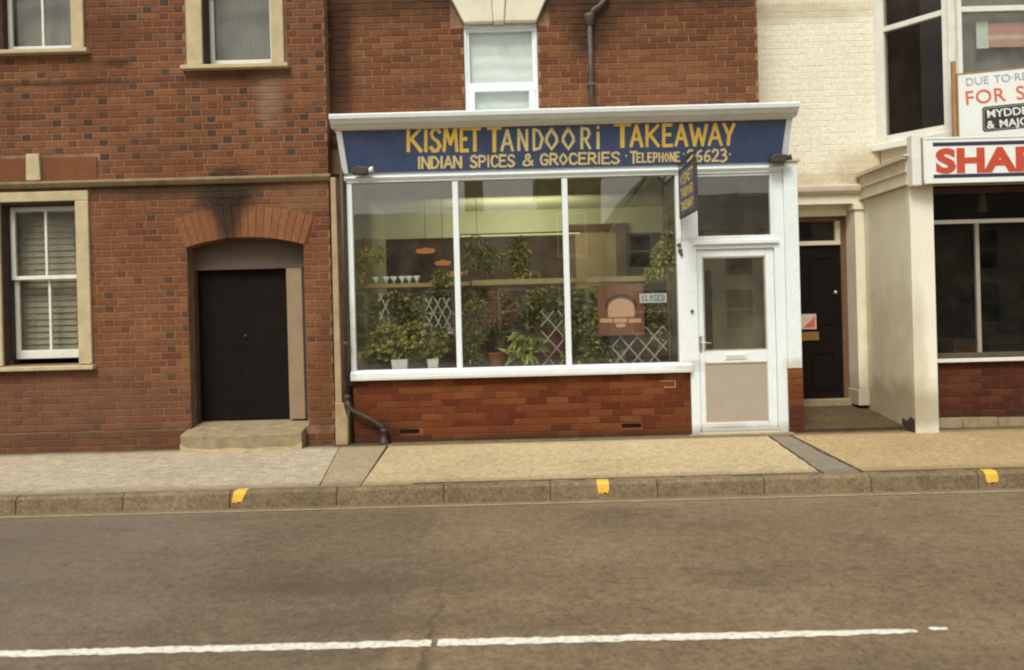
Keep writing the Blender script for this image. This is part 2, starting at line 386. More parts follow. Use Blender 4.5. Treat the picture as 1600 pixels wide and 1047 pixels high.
def road_extra(t, pos, c):
    sx = N(t, 'ShaderNodeSeparateXYZ'); t.links.new(pos, sx.inputs[0])
    wob = math_(t, 'MULTIPLY', math_(t, 'SUBTRACT', noise(t, pos, 3, 3, .6), .5), .25)
    x = math_(t, 'ADD', sx.outputs[0], wob)
    right = ramp(t, x, -.66, -.62)
    c = mixc(t, right, c, mixc(t, 1.0, c, (1.10, 1.06, .98), 'MULTIPLY'))
    # worn seam running across the road
    seam = math_(t, 'MULTIPLY', ramp(t, math_(t, 'ABSOLUTE', math_(t, 'ADD', x, .46)), .035, .0), ramp(t, sx.outputs[1], -4.7, -5.7))
    c = mixc(t, math_(t, 'MULTIPLY', seam, .55), c, (.045, .032, .022))
    c = mixc(t, math_(t, 'MULTIPLY', ramp(t, x, -1.5, -3.2), .5), c, (.150, .125, .105))
    c = mixc(t, math_(t, 'MULTIPLY', ramp(t, math_(t, 'ABSOLUTE', math_(t, 'ADD', x, 1.35)), .75, .55), .22), c, (.085,.062,.038))
    patch = math_(t, 'MULTIPLY', ramp(t, noise(t, pos, .55, 4, .6, (1, 2.2, 1)), .52, .64), .35)
    c = mixc(t, patch, c, (.075,.058,.042))
    # pale dust along the gutter
    tr_ = math_(t, 'MULTIPLY', ramp(t, math_(t, 'ABSOLUTE', math_(t, 'ADD', math_(t, 'ADD', sx.outputs[1], wob), 4.75)), .35, .05), .16)
    c = mixc(t, tr_, c, (.06,.047,.035))                                   # tyre-polished track
    v2 = N(t, 'ShaderNodeTexVoronoi'); v2.inputs['Scale'].default_value = 1.1; v2.feature = 'DISTANCE_TO_EDGE'
    wp = N(t, 'ShaderNodeVectorMath', operation='ADD'); nz = N(t, 'ShaderNodeTexNoise'); nz.inputs['Scale'].default_value = 3; t.links.new(pos, nz.inputs['Vector'])
    t.links.new(pos, wp.inputs[0]); t.links.new(nz.outputs['Color'], wp.inputs[1]); t.links.new(wp.outputs[0], v2.inputs['Vector'])
    crack = math_(t, 'MULTIPLY', ramp(t, v2.outputs['Distance'], .010, .0), ramp(t, noise(t, pos, .8, 3, .6), .50, .62))
    c = mixc(t, math_(t, 'MULTIPLY', crack, .5), c, (.04,.03,.02))
    g = math_(t, 'MULTIPLY', ramp(t, math_(t, 'ADD', sx.outputs[1], wob), -2.95, -2.70), .5)
    c = mixc(t, g, c, (.24, .18, .10))
    return c
ROAD = ground_mat('asphalt', (.145,.110,.074), (.200,.154,.104), 11, (.26,.21,.15), extra=road_extra)
PAVE_L = ground_mat('smooth_pavement', (.40,.345,.26), (.465,.405,.31), 9, (.5,.45,.36), extra=pave_extra, bump=.15)
PAVE_S = ground_mat('stained_strip', (.33,.27,.18), (.42,.345,.235), 14, (.4,.33,.2), extra=pave_extra, bump=.3)
PAVE_M = ground_mat('yellow_concrete', (.42,.335,.20), (.54,.44,.275), 16, (.56,.47,.30), extra=pave_extra, bump=.5)
PAVE_T = ground_mat('tar_patch', (.20,.17,.135), (.26,.22,.175), 22, (.3,.26,.2), extra=pave_extra, bump=.5)
PAVE_R = ground_mat('brown_concrete', (.38,.28,.14), (.44,.34,.19), 16, (.5,.4,.24), extra=pave_extra, bump=.5)
KERB = ground_mat('kerb_granite', (.150,.115,.068), (.225,.172,.108), 8, (.3,.24,.15), bump=.4)
KERBJ = mat('kerb_joint', (.075,.055,.034), .95)
GRND = ground_mat('earth', (.16,.13,.09), (.2,.16,.11), 12, (.25,.2,.15))
def worn(name, base, under, amt):
    m = mat(name, base, .75, .12, 14, .4, 90); t = m.node_tree; p = t.nodes['Principled BSDF']
    src = p.inputs['Base Color'].links[0].from_socket
    geo = N(t, 'ShaderNodeNewGeometry')
    d = ramp(t, noise(t, geo.outputs['Position'], 34, 6, .8), amt, amt+.1)
    t.links.new(mixc(t, math_(t, 'MULTIPLY', d, .75), src, under), p.inputs['Base Color']); return m
KERBY = worn('kerb_yellow_paint', (.72,.43,.05), (.30,.21,.08), .56)
LINEW = worn('worn_white_line', (.74,.71,.61), (.22,.18,.13), .52)
LINEY = worn('faded_yellow_line', (.42,.34,.20), (.2,.155,.1), .46)

B('ground', -120, 120, -120, 120, -1.2, -.012, GRND, kind='structure')
road = B('road', -60, 60, -9.05, -2.630, -.6, 0.0, ROAD, kind='structure')
KF, KB, KZ = -2.626, -2.505, .142
pav = B('pavement', -60, 60, KB+.004, 8, -.5, .118, KERBJ, kind='structure')
def slab(name, pts, m, z=.140, zb=.117):
    return MB().prism([(x, y, zb) for x, y in pts], (0, 0, z-zb)).build(name, m, pav, bevel=.004)
Y0, Y1 = KB+.008, -.02
slab('concrete_slab', [(-60, Y0), (-1.72, Y0), (-2.02, Y1), (-60, Y1)], PAVE_L)
slab('concrete_slab', [(-1.712, Y0), (-1.36, Y0), (-1.47, Y1), (-2.012, Y1)], PAVE_S)
def ragged(p, q, n=16, a=.012):
    return [(p[0]+(q[0]-p[0])*k/n + random.uniform(-a, a)*(0 < k < n), p[1]+(q[1]-p[1])*k/n) for k in range(n+1)]
e1 = ragged((2.66, Y0), (2.86, -.22)); e2 = ragged((3.02, Y0), (3.12, -.22))
slab('concrete_slab', [(-1.352, Y0)] + e1 + [(2.86, -.195), (-1.43, -.195)], PAVE_M)
slab('trench_patch', [(x+.012, y) for x, y in e1] + [(2.80, Y1), (3.22, Y1)] + [(x-.012, y) for x, y in reversed(e2)], PAVE_T, z=.136)
slab('concrete_slab', e2 + [(3.24, Y1), (9.5, Y1), (9.5, Y0)], PAVE_R)
slab('concrete_slab', [(9.51, Y0), (60, Y0), (60, Y1), (9.51, Y1)], PAVE_L)
slab('concrete_slab', [(-1.452, -.187), (2.79, -.187), (2.79, Y1), (-1.462, Y1)], PAVE_M, z=.146)
# dirt and moss gathered in the joints: ragged low ridges
DIRT = mat('joint_dirt', (.075,.052,.028), .95, .4, 14, .4, 60)
def dirt(p, q, w0, w1, z, n, label=None):
    mb = MB(); d = Vector((q[0]-p[0], q[1]-p[1])); L = d.length; d.normalize(); nn = Vector((-d.y, d.x)); row = []
    wv = 0
    for k in range(n+1):
        c = Vector(p)+d*L*k/n; wv = .6*wv+.4*random.uniform(-1, 1); a = w0+(w1-w0)*max(0, .45+1.3*wv); b = w0*.4+(w1-w0)*.25*max(0, random.uniform(-1, 1))
        row.append((c-nn*a, c, c+nn*b))
    for k in range(n):
        A, B_ = row[k], row[k+1]
        mb.face([(*A[0], z), (*B_[0], z), (*B_[1], z+.007), (*A[1], z+.007)]); mb.face([(*A[1], z+.007), (*B_[1], z+.007), (*B_[2], z), (*A[2], z)])
    return mb.build('joint_dirt', DIRT, pav, kind='stuff')
dirt((-1.42, -.022), (2.02, -.022), .010, .085, .1462, 120); dirt((-7.5, -.07), (-3.80, -.07), .006, .06, .1402, 110); dirt((3.34, -.05), (4.48, -.05), .015, .07, .1402, 40); dirt((4.78, -.02), (9, -.02), .01, .08, .1402, 90)
dirt((-.9, Y0+.03), (2.64, Y0+.03), .004, .045, .1402, 110); dirt((3.04, Y0+.03), (4.6, Y0+.03), .006, .05, .1402, 50); dirt((-2.38, -.035), (-1.45, -.035), .03, .12, .1402, 40)
dirt((2.665, Y0+.02), (2.865, -.22), .004, .030, .1405, 60); dirt((3.125, -.22), (3.025, Y0+.02), .004, .035, .1405, 60); dirt((-1.40, -.190), (2.78, -.190), .002, .018, .1402, 120)
# kerb: stones about 0.91 m long
kerb = B('kerb', -60, 60, KF+.012, KB, -.45, KZ-.02, KERBJ, kind='structure')
joints = [-1.538+.9135*k for k in range(-7, 11)]
for a, b in zip(joints[:-1], joints[1:]):
    dz = random.uniform(-.003, .003)
    a -= .003
    m = MB().prism([(a+.006, KF+.030, KZ+dz), (a+.006, KF+.004, KZ-.020+dz), (a+.006, KF-.010, -.05), (a+.006, KB+.002, -.05), (a+.006, KB+.002, KZ+dz)], (b-a-.008, 0, 0))
    m.build('kerbstone', KERB, kerb, bevel=.008)
m = MB()
for (a, b) in ((-60, joints[0]), (joints[-1], 60)): m.box(a+.006, b-.006, KF, KB+.002, -.05, KZ)
m.build('kerb_run', KERB, kerb)
for x, wd, sk in ((at(372, 775, -2.6)[0], .10, .03), (at(942, 762, -2.6)[0], .10, .0), (at(1547, 746, -2.6)[0], .105, 0)):
    # a brushed dab of paint that runs over the kerb's top and front face, ragged at its lower edge
    prof_ = [(KB-.01, KZ+.0042), (KF+.030, KZ+.0042), (KF+.0025, KZ-.0195), (KF-.0045, .085), (KF-.0105, .050)]
    m = MB(); n = 12; rows = []
    for j, (y, z) in enumerate(prof_):
        row = []
        for k in range(n+1):
            u = k/n; sh = sk*(1-j/4); e = random.uniform(-.003, .003)
            xx_ = x-wd/2+wd*u+sh+(e if k in (0, n) else 0)+(.010 if j == 4 and k == 0 else 0)-(.012 if j == 4 and k == n else 0)
            row.append((xx_, y-.0008, z+(random.uniform(-.012, .012) if j == 4 else 0)))
        rows.append(row)
    for j in range(4):
        for k in range(n): m.face([rows[j+1][k], rows[j+1][k+1], rows[j][k+1], rows[j][k]])
    m.build('kerb_paint_mark', KERBY, kerb)
# road markings
def strip(x0, x1, yc0, yc1, wd, m, name, step=.03, a=.009, taper=0):
    mb = MB(); n = int((x1-x0)/step); top = []; bot = []
    for k in range(n+1):
        x = x0+(x1-x0)*k/n; yc = yc0+(yc1-yc0)*k/n
        ww = wd/2*(1-taper*(k/n)**6)
        top.append((x, yc+ww+random.uniform(-a, a), .002)); bot.append((x, yc-ww+random.uniform(-a, a), .002))
    for k in range(n):
        mb.face([bot[k][:2]+(.0045,), bot[k+1][:2]+(.0045,), top[k+1][:2]+(.0045,), top[k][:2]+(.0045,)])
    return mb.build(name, m, road)
strip(-9, -.435, -5.775, -5.785,   .082, LINEW, 'centre_line')
strip(-.405, 1.93, -5.785, -5.795, .085, LINEW, 'centre_line', taper=.55)
strip(2.0, 2.09, -5.77, -5.77, .035, LINEW, 'centre_line', step=.02, a=.006)
strip(-20, 20, -2.76, -2.76, .042, LINEY, 'yellow_edge_line', step=.08, a=.007)
# manufactured-looking bits of grit on the road
gm = MB()
for k in range(420):
    x = random.uniform(-4.6, 4.6); y = random.uniform(-6.6, -2.75); r = random.uniform(.003, .008)
    gm.box(x-r, x+r, y-r*.8, y+r*.8, .0, r*.7)
gm.build('grit', mat('grit_stone', (.22,.18,.13), .9, .4, 200), road, kind='stuff')

# ------------------------------------------------------------------ walls and bricks
def wall(name, x0, x1, z0, z1, y, depth, holes, m, parent):
    xs = sorted({x0, x1} | {v for h in holes for v in h[:2] if x0 < v < x1}); zs = sorted({z0, z1} | {v for h in holes for v in h[2:] if z0 < v < z1})
    mb = MB()
    inside = lambda x, z: any(h[0] < x < h[1] and h[2] < z < h[3] for h in holes)
    for i in range(len(xs)-1):
        for j in range(len(zs)-1):
            a, b, c, d = xs[i], xs[i+1], zs[j], zs[j+1]
            if inside((a+b)/2, (c+d)/2): continue
            mb.face([(a,y,c),(b,y,c),(b,y,d),(a,y,d)]); mb.face([(b,y+depth,c),(a,y+depth,c),(a,y+depth,d),(b,y+depth,d)])
    for (a, b, c, d) in holes + [(x0, x1, z0, z1)]:
        a, b, c, d = max(a, x0), min(b, x1), max(c, z0), min(d, z1)
        e = y+depth
        mb.face([(a,y,c),(a,e,c),(a,e,d),(a,y,d)]); mb.face([(b,y,d),(b,e,d),(b,e,c),(b,y,c)])
        mb.face([(a,y,d),(a,e,d),(b,e,d),(b,y,d)]); mb.face([(a,y,c),(b,y,c),(b,e,c),(a,e,c)])
    return mb.build(name, m, parent, origin=(x0, y, z0))
BC = {}
def brick_mesh(wd, h, m, t=.030):
    k = (round(wd, 3), round(h, 3), m.name)
    if k in BC: return BC[k]
    a, b, c = wd/2, h/2, .0035
    vs = [(-a+c,-t,-b+c),(a-c,-t,-b+c),(a-c,-t,b-c),(-a+c,-t,b-c),(-a,-t+c,-b),(a,-t+c,-b),(a,-t+c,b),(-a,-t+c,b),(-a,0,-b),(a,0,-b),(a,0,b),(-a,0,b)]
    fs = [(0,1,2,3)] + [(4+i, 4+(i+1) % 4, (i+1) % 4, i) for i in range(4)] + [(8+i, 8+(i+1) % 4, 4+(i+1) % 4, 4+i) for i in range(4)]
    me = bpy.data.meshes.new('brick'); me.from_pydata(vs, [], fs); me.materials.append(m); me.update()
    BC[k] = me; return me
def lay(x0, x1, z0, course, st, hd, joint, pattern, ncourse, holes, jit=.004):
    """rows of (xc, zc, w, h, kind)"""
    out = []
    for r in range(ncourse):
        zb = z0+r*course; zt = zb+course-joint
        if pattern == 'flemish': seq = [(st, 's'), (hd, 'h')]; off = (r % 2)*(st+hd+2*joint)/2
        elif pattern == 'garden':
            if r % 4 == 3: seq = [(hd, 'n')]; off = (r % 2)*hd*.5
            else: seq = [(st, 's')]; off = (r % 2)*(st+joint)/2
        else: seq = [(st, 's')]; off = (r % 2)*(st+joint)/2 + random.uniform(-.02, .02)
        x = x0-off-.06; i = 0
        while x < x1:
            wd, kd = seq[i % len(seq)]; i += 1
            wj = wd+random.uniform(-jit, jit)
            segs = [(max(x, x0), min(x+wj, x1))]
            for (a, b, c, d) in holes:
                if zt > c+.012 and zb < d-.012:
                    ns = []
                    for (p, q) in segs:
                        if q <= a or p >= b: ns.append((p, q)); continue
                        if p < a-.03: ns.append((p, a-.004))
                        if q > b+.03: ns.append((b+.004, q))
                    segs = ns
            zb2, zt2 = zb, zt
            for (a, b, c, d) in holes:       # trim courses half covered by a sill or a head
                if x+wj > a and x < b:
                    if zb < c < zt and zt <= c+.012: zt2 = c
                    if zb < d < zt and zb >= d-.012: zb2 = d
            for (p, q) in segs:
                if q-p > .028: out.append(((p+q)/2, (zb2+zt2)/2, round(q-p, 3), round(zt2-zb2, 3), kd))
            x += wj+joint
    return out
def set_bricks(bricks, y, parent, pick, nsingle, mortar_y, joined_name='brickwork', t=.030):
    """the bricks that show largest are parts of their own, the rest one joined part"""
    def vis(b): return abs(b[0]) < 5.8 and b[1] < 5.15
    order = sorted(bricks, key=lambda b: (not vis(b), -(b[2]*b[3])*1000/(b[0]**2+(b[1]-1.6)**2+100)))
    order = order[:nsingle], order[nsingle:]
    for (xc, zc, wd, h, kd) in order[0]:
        o = bpy.data.objects.new('brick', brick_mesh(wd, h, pick(kd, xc, zc), t)); COL.objects.link(o)
        o.parent = parent; o.location = Vector((xc, y+t+random.uniform(-.0012, .0012), zc)) - WL[parent]
        o.rotation_euler = (0, random.uniform(-.006, .006), 0)
    mats = []; mb = MB(); c = .0035
    for (xc, zc, wd, h, kd) in order[1]:
        m = pick(kd, xc, zc)
        if m not in mats: mats.append(m)
        mi = mats.index(m); a, b = wd/2, h/2; yy = y+random.uniform(-.0012, .0012)
        i = len(mb.v)
        for (X, Yf, Z) in [(-a+c,0,-b+c),(a-c,0,-b+c),(a-c,0,b-c),(-a+c,0,b-c),(-a,c,-b),(a,c,-b),(a,c,b),(-a,c,b),(-a,t,-b),(a,t,-b),(a,t,b),(-a,t,b)]:
            mb.v.append((xc+X, yy+Yf, zc+Z))
        for f in [(0,1,2,3)] + [(4+k, 4+(k+1) % 4, (k+1) % 4, k) for k in range(4)] + [(8+k, 8+(k+1) % 4, 4+(k+1) % 4, 4+k) for k in range(4)]:
            mb.f.append(tuple(i+q for q in f)); mb.m.append(mi)
    if order[1]: mb.build(joined_name, mats, parent, kind='stuff')

# ---- sash window helper: frame parts + glass, all children of one window part
def sash_window(parent, x0, x1, z0, z1, y, meet=None, bars=0, m=None, name='window', bot=.075, st=.05, gl=None, top=.05, fm=None):
    m = m or SASHW; gl = gl or G2
    f = MB(); d = .045
    f.box(x0-.03, x0+.0, y-.02, y+.09, z0, z1); f.box(x1, x1+.03, y-.02, y+.09, z0, z1)
    f.box(x0-.03, x1+.03, y-.018, y+.088, z1, z1+.04)
    fr = f.build(name, fm or m, parent, bevel=.003)
    def sash(a, b, c, e, yy, rb, rt):
        s = MB()
        s.box(a, a+st, yy, yy+d, c, e); s.box(b-st, b, yy, yy+d, c, e)
        s.box(a+st-.002, b-st+.002, yy+.001, yy+d-.001, c, c+rb); s.box(a+st-.002, b-st+.002, yy+.001, yy+d-.001, e-rt, e)
        for k in range(bars):
            xc = a+st+(b-a-2*st)*(k+1)/(bars+1); s.box(xc-.014, xc+.014, yy+.003, yy+d-.003, c+rb-.002, e-rt+.002)
        s.build('sash', m, fr, bevel=.004)
        MB().box(a+st-.004, b-st+.004, yy+.020, yy+.024, c+rb-.004, e-rt+.004).build('pane', gl, fr)
    if meet is None: sash(x0, x1, z0, z1, y, bot, top)
    else:
        sash(x0, x1, meet-.02, z1, y, .045, top)
        sash(x0+.003, x1-.003, z0, meet+.022, y+.05, bot, .045)
    return fr

# ================================================================== LEFT HOUSE
LX0, LX1, TOP = -7.6, -2.085, 6.7
house = thing('brick_house', 'old red brick house with dark headers, cream window surrounds and arched black doorway', 'house', (-4.8, 0, .1))
ul = (-5.87, -5.0, 4.80, 6.3); um = (-3.50, -2.70, 4.57, 6.3); ll = (-5.90, -5.005, 1.15, 3.04); dr = (-3.745, -2.392, .05, 2.57)
Wl = wall('wall', LX0, LX1, .0, TOP, .0052, .33, [ul, um, ll, dr], L_MORTAR, house)
# brick body behind (side walls, back) so that the house is a solid
MB().box(LX0, LX1, .9, 6.0, 0, TOP).build('rear_body', L_MORTAR, house)
rooms = MB()
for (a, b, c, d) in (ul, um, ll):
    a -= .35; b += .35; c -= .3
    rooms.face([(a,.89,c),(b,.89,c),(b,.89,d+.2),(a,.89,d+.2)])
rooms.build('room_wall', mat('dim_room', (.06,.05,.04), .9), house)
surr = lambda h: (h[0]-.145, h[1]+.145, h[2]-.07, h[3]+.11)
holesB = [(-6.05, -4.855, 4.73, 6.45), (-3.70, -2.53, 4.50, 6.45), (-6.05, -4.855, 1.08, 3.165), (-3.745, -2.392, 0, 2.57),
          (LX0, LX1, 3.19, 3.275), (-6.9, -4.75, 3.27, 3.545)]
def pickL(kd, x, z):
    r = random.random()
    if kd == 'h':
        p = .78 if z > 3.5 and x < -2.3 else (.85 if z > 3.5 else .28)
        if x < -4.4 and z > 4.1: p = .5
        if r < p: return random.choice(LH if z > 3.4 else LH[1:])
    return random.choices(LB, (4, 4, 3, 3, 1.5, 2))[0]
rowsL = lay(LX0, LX1, .375, .0803, .234, .100, .0125, 'flemish', 74, holesB)
rowsL = [b for b in rowsL if b[1] < 6.25]
set_bricks(rowsL, 0, Wl, pickL, 300, .007)
# plinth course
pl = B('plinth', LX0, -3.79, -.030, .006, 0, .365, L_MORTAR, house); pl2 = B('plinth', -2.405, LX1-.002, -.030, .006, 0, .33, L_MORTAR, house)
rowsP = lay(LX0, -3.795, .125, .0803, .232, .108, .010, 'flemish', 3, []) + lay(-2.40, LX1-.004, .125, .0803, .225, .108, .01, 'flemish', 2, [])
set_bricks(rowsP, -.036, house, lambda k, x, z: random.choice(LB[2:5]+LH[2:]), 0, 0, 'plinth_brickwork')
# quoin return: side face of the house at its right corner
# string course, broken by soot
sc = MB(); sc.prism([(LX0, .01, 3.19), (LX0, -.035, 3.195), (LX0, -.07, 3.235), (LX0, -.07, 3.262), (LX0, .01, 3.278)], (LX1-LX0+.03, 0, 0))
sc.build('string_course', LEDGE, house, bevel=.004)
# red rendered panel with the cream block in the middle
B('render_panel', -6.9, -5.56, -.012, .008, 3.279, 3.54, REDREN, house); B('render_panel', -5.385, -4.755, -.012, .008, 3.279, 3.54, REDREN, house)
MB().prism([(-5.555, -.055, 3.276), (-5.39, -.055, 3.276), (-5.40, -.055, 3.585), (-5.55, -.055, 3.585)], (0, .065, 0)).build('keystone', STONE, house, bevel=.008)
# stone surrounds
def surround(o0, o1, i0, i1, z0, z1, ztop, s0, s1, sz0, sz1):
    m = MB()
    m.box(o0, i0, -.035, .16, z0, ztop); m.box(i1, o1, -.035, .16, z0, ztop)
    m.box(o0, o1, -.033, .158, ztop, ztop+.115)
    m.build('window_surround', STONE, house, bevel=.010)
    MB().prism([(s0, -.09, sz0), (s0, -.09, sz1-.018), (s0, .17, sz1), (s0, .17, sz0)], (s1-s0, 0, 0)).build('window_sill', STONE, house, bevel=.008)
surround(-6.03, -4.858, -5.885, -5.005, 4.795, 6.3, 6.3, -6.12, -4.80, 4.735, 4.80)
surround(-3.675, -2.552, -3.492, -2.70, 4.565, 6.3, 6.3, -3.735, -2.500, 4.505, 4.57)
surround(-6.03, -4.858, -5.885, -5.012, 1.145, 3.045, 3.035, -6.12, -4.825, 1.085, 1.15)
sash_window(house, -5.86, -5.03, 4.815, 6.26, .14, meet=5.55, bars=1, m=SASHW, fm=REVEAL, bot=.085)
sash_window(house, -3.48, -2.715, 4.59, 6.26, .14, meet=5.45, bars=0, m=SASHW, fm=REVEAL, bot=.085)
sash_window(house, -5.86, -5.035, 1.215, 3.00, .14, meet=2.165, bars=1, m=SASHW, fm=REVEAL, bot=.10)
def curtain(name, x0, x1, y, z0, z1, m, label, folds=14, amp=.0022, thick=.006):
    mb = MB(); n = folds*6
    pts = [(x0+(x1-x0)*k/n, y+amp*math.sin(k/6*2*PI)+amp*.4*math.sin(k*.7)) for k in range(n+1)]
    for k in range(n):
        (a, ya), (b, yb) = pts[k], pts[k+1]
        mb.face([(a,ya,z0),(b,yb,z0),(b,yb,z1),(a,ya,z1)]); mb.face([(b,yb+thick,z0),(a,ya+thick,z0),(a,ya+thick,z1),(b,yb+thick,z1)])
    o = mb.build(name, m, smooth=True); tag(o, label, 'curtain', ); return o
for (a, z0_, z1_) in ((-5.884, 4.81, 6.29), (-3.491, 4.58, 6.29), (-5.884, 1.16, 3.03)):  # thin dark strips added for the shade inside the window reveals
    MB().box(a, a+.010, -.004, .118, z0_, z1_).build('reveal_shade', REVEAL, house)
MB().box(-5.87, -5.013, .0, .118, 3.012, 3.034).build('reveal_shade', REVEAL, house)
curtain('net_curtain', -5.86, -5.03, .36, 4.72, 6.3, CURT, 'grey net curtain behind the two-pane upper window at the far left')
curtain('net_curtain', -3.47, -2.72, .36, 4.52, 6.3, CURT, 'grey curtain behind the plain upper window over the arched doorway')
# venetian blind in the lower window
bl = thing('venetian_blind', 'pale grey slatted blind behind the lower left sash window', 'blind', (-5.45, .33, 1.2))
MB().box(-5.86, -5.03, .31, .36, 2.96, 3.02).build('headrail', BLIND, bl)
BM = None
for k in range(23):
    z = 1.27+k*.0745
    if BM is None:
        BM = MB().prism([(-.405, -.010, -.040), (-.405, -.013, -.038), (-.405, .008, .0385), (-.405, .011, .0365)], (.81, 0, 0))
        o = BM.build('slat', BLIND, bl, origin=(0, 0, 0)); first = o; o.location = Vector((-5.445, .335, z)) - WL[bl]
    else:
        o = first.copy(); COL.objects.link(o); o.parent = bl; o.location = Vector((-5.445, .335, z)) - WL[bl]
    o.rotation_euler = (random.uniform(-.05, .05), random.uniform(-.004, .004), 0)
m = MB()
for x in (-5.70, -5.2): m.tube([(x, .31, 1.27), (x, .31, 2.98)], .003, 5)
m.build('cord', BLIND, bl)
# arch of rubbed bricks round a blackened keystone
cx, R0 = -3.068, 2.35; zc = 2.565-R0; Re = R0+.355
hw = math.asin(.690/R0); nv = 17
for k in range(nv):
    t0 = -hw+2*hw*k/nv+.0007; t1 = -hw+2*hw*(k+1)/nv-.0007
    key = k in (5, 6)
    P = [(cx+math.sin(t)*R, -.010 if not key else -.016, zc+math.cos(t)*R) for R, t in ((R0, t0), (R0, t1), (Re+(.03 if key else 0), t1*1.02), (Re+(.03 if key else 0), t0*1.02))]
    MB().prism(P, (0, .24, 0)).build('arch_brick', random.choice(L_RUB), house, bevel=.003)
# doorway: painted porch frame, post, black door, step
DY = .20
MB().box(-3.742, -2.40, DY, DY+.06, 2.205, 2.60).build('porch_panel', PORCH, house, bevel=.004)
MB().box(-2.655, -2.470, DY, DY+.06, .42, 2.204).build('porch_post', PORCH2, house, bevel=.006)
MB().box(-2.468, -2.394, DY+.012, DY+.06, .42, 2.204).build('porch_dark_strip', REVEAL, house)  # dark upright strips at the two sides of the doorway
MB().box(-3.742, -3.712, DY, DY+.06, .42, 2.204).build('porch_dark_strip', REVEAL, house)
D = MB(); D.box(-3.711, -2.656, DY+.09, DY+.135, .42, 2.21)
door = D.build('door', DOORB, house)
m = MB()
for (a, b, c, d) in ((-3.62, -3.22, 1.25, 2.05), (-3.13, -2.76, 1.25, 2.05), (-3.62, -3.22, .6, 1.05), (-3.13, -2.76, .6, 1.05)):
    m.box(a, b, DY+.087, DY+.0895, c, c+.03); m.box(a, b, DY+.087, DY+.0895, d-.03, d)
    m.box(a, a+.03, DY+.0868, DY+.0893, c+.03, d-.03); m.box(b-.03, b, DY+.0868, DY+.0893, c+.03, d-.03)
m.build('moulding', DOORB, door)
MB().tube([(-3.17, DY+.088, 1.42), (-3.17, DY+.055, 1.42)], .013, 12).build('knob', LEAD, door, smooth=True)
MB().prism([(-3.742, .0, 0), (-3.742, DY+.16, 0), (-3.742, DY+.16, .418), (-3.742, .0, .366)], (1.347, 0, 0)).build('threshold', CONC, house, bevel=.01)
st = MB()
fr = [(-3.785 + 1.375*k/14, -.245-.05*math.sin(PI*k/14)) for k in range(15)]
st.prism([(x, y, .02) for x, y in fr] + [(-2.41, -.001, .02), (-3.785, -.001, .02)], (0, 0, .295))
st.v = [(x, y, .315+(y+.295)/.295*.05) if z > .3 else (x, y, z) for x, y, z in st.v]
step = st.build('doorstep', CONC, house, bevel=.012)
e = MB()  # lit lower line of the step front, put in as a pale strip
for k in range(14):
    (a, ya), (b, yb) = fr[k], fr[k+1]; h0 = .168+.007*math.sin(k*1.3); h1 = .168+.007*math.sin((k+1)*1.3)
    if k in (0, 13): h0 += .05*(k == 0); h1 += .05*(k == 13)
    e.prism([(a, ya-.003, .13), (b, yb-.003, .13), (b, yb-.003, h1), (a, ya-.003, h0)], (0, -.008, 0))
e.build('step_lit_edge', STEPE, step)

# ================================================================== MIDDLE SHOP HOUSE
UY = .20
shop = thing('shop_building', 'brown brick shop house with white framed takeaway front and blue fascia', 'shop', (.6, .1, .12))
uw = (-.49, .385, 3.72, 5.08)
Wu = wall('upper_wall', LX1+.002, 2.985, 3.30, TOP, UY+.007, .30, [uw], S_MORTAR, shop)
rowsU = lay(LX1+.004, 2.98, 3.60, .0775, .222, .105, .010, 'stretcher', 36, [(-.49, .385, 3.5, 5.02), (-.64, .53, 5.02, 5.42), (-.60, .50, 5.4, 6.2)])
rowsU = [b for b in rowsU if b[1] < 6.25]
def pickS(kd, x, z): return random.choices(SB, (4, 4, 3, 2.2, 1.5))[0]
set_bricks(rowsU, UY, Wu, pickS, 165, 0)
MB().box(LX1+.002, 2.985, 4.2, 8, 0.1, TOP).build('rear_body', S_MORTAR, shop)
MB().box(LX1+.002, LX1+.02, UY+.32, 4.2, 3.3, TOP).build('side_wall', S_MORTAR, shop); MB().box(2.965, 2.983, UY+.32, 4.2, 3.3, TOP).build('side_wall', S_MORTAR, shop)
# lintel: two flared stones and a keystone
for P in ([(-.475, 5.025), (-.132, 5.028), (-.146, 5.36), (-.64, 5.36)], [(.0, 5.028), (.375, 5.025), (.53, 5.36), (.030, 5.36)]):
    MB().prism([(x, UY-.075, z) for x, z in P], (0, .10, 0)).build('lintel_stone', LINTEL, shop, bevel=.014)
MB().prism([(x, UY-.105, z) for x, z in [(-.129, 5.018), (-.003, 5.018), (.027, 5.40), (-.143, 5.40)]], (0, .135, 0)).build('keystone', LINTEL, shop, bevel=.016)
# window over the fascia
fw = sash_window(shop, -.455, .35, 3.74, 4.985, UY+.05, None, 0, WHITE, bot=.05, st=.03, top=.035)
MB().box(-.455, .35, UY+.028, UY+.12, 4.235, 4.335).build('meeting_rail', WHITE, fw, bevel=.005)
for a, b in ((-.453, -.372), (.268, .348)): MB().box(a, b, UY+.030, UY+.118, 3.74, 4.234).build('sash_stile', WHITE, fw, bevel=.005)
MB().box(-.485, .380, UY+.01, UY+.13, 4.99, 5.024).build('window_head', OFFW, fw, bevel=.006)
nc = MB(); n = 90
zs = [3.74+1.24*k/46 for k in range(47)]
for k in range(n):
    a = -.43+.755*k/n; b = -.43+.755*(k+1)/n
    for j in range(46):
        f = lambda x, z: UY+.125+.0015*math.sin(x*55)+.005*math.sin(z*38+.6*math.sin(x*9))
        nc.face([(a, f(a, zs[j]), zs[j]), (b, f(b, zs[j]), zs[j]), (b, f(b, zs[j+1]), zs[j+1]), (a, f(a, zs[j+1]), zs[j+1])])
tag(nc.build('net_curtain', NET, smooth=True), 'white ruched net curtain in the first floor window above the blue fascia', 'curtain')
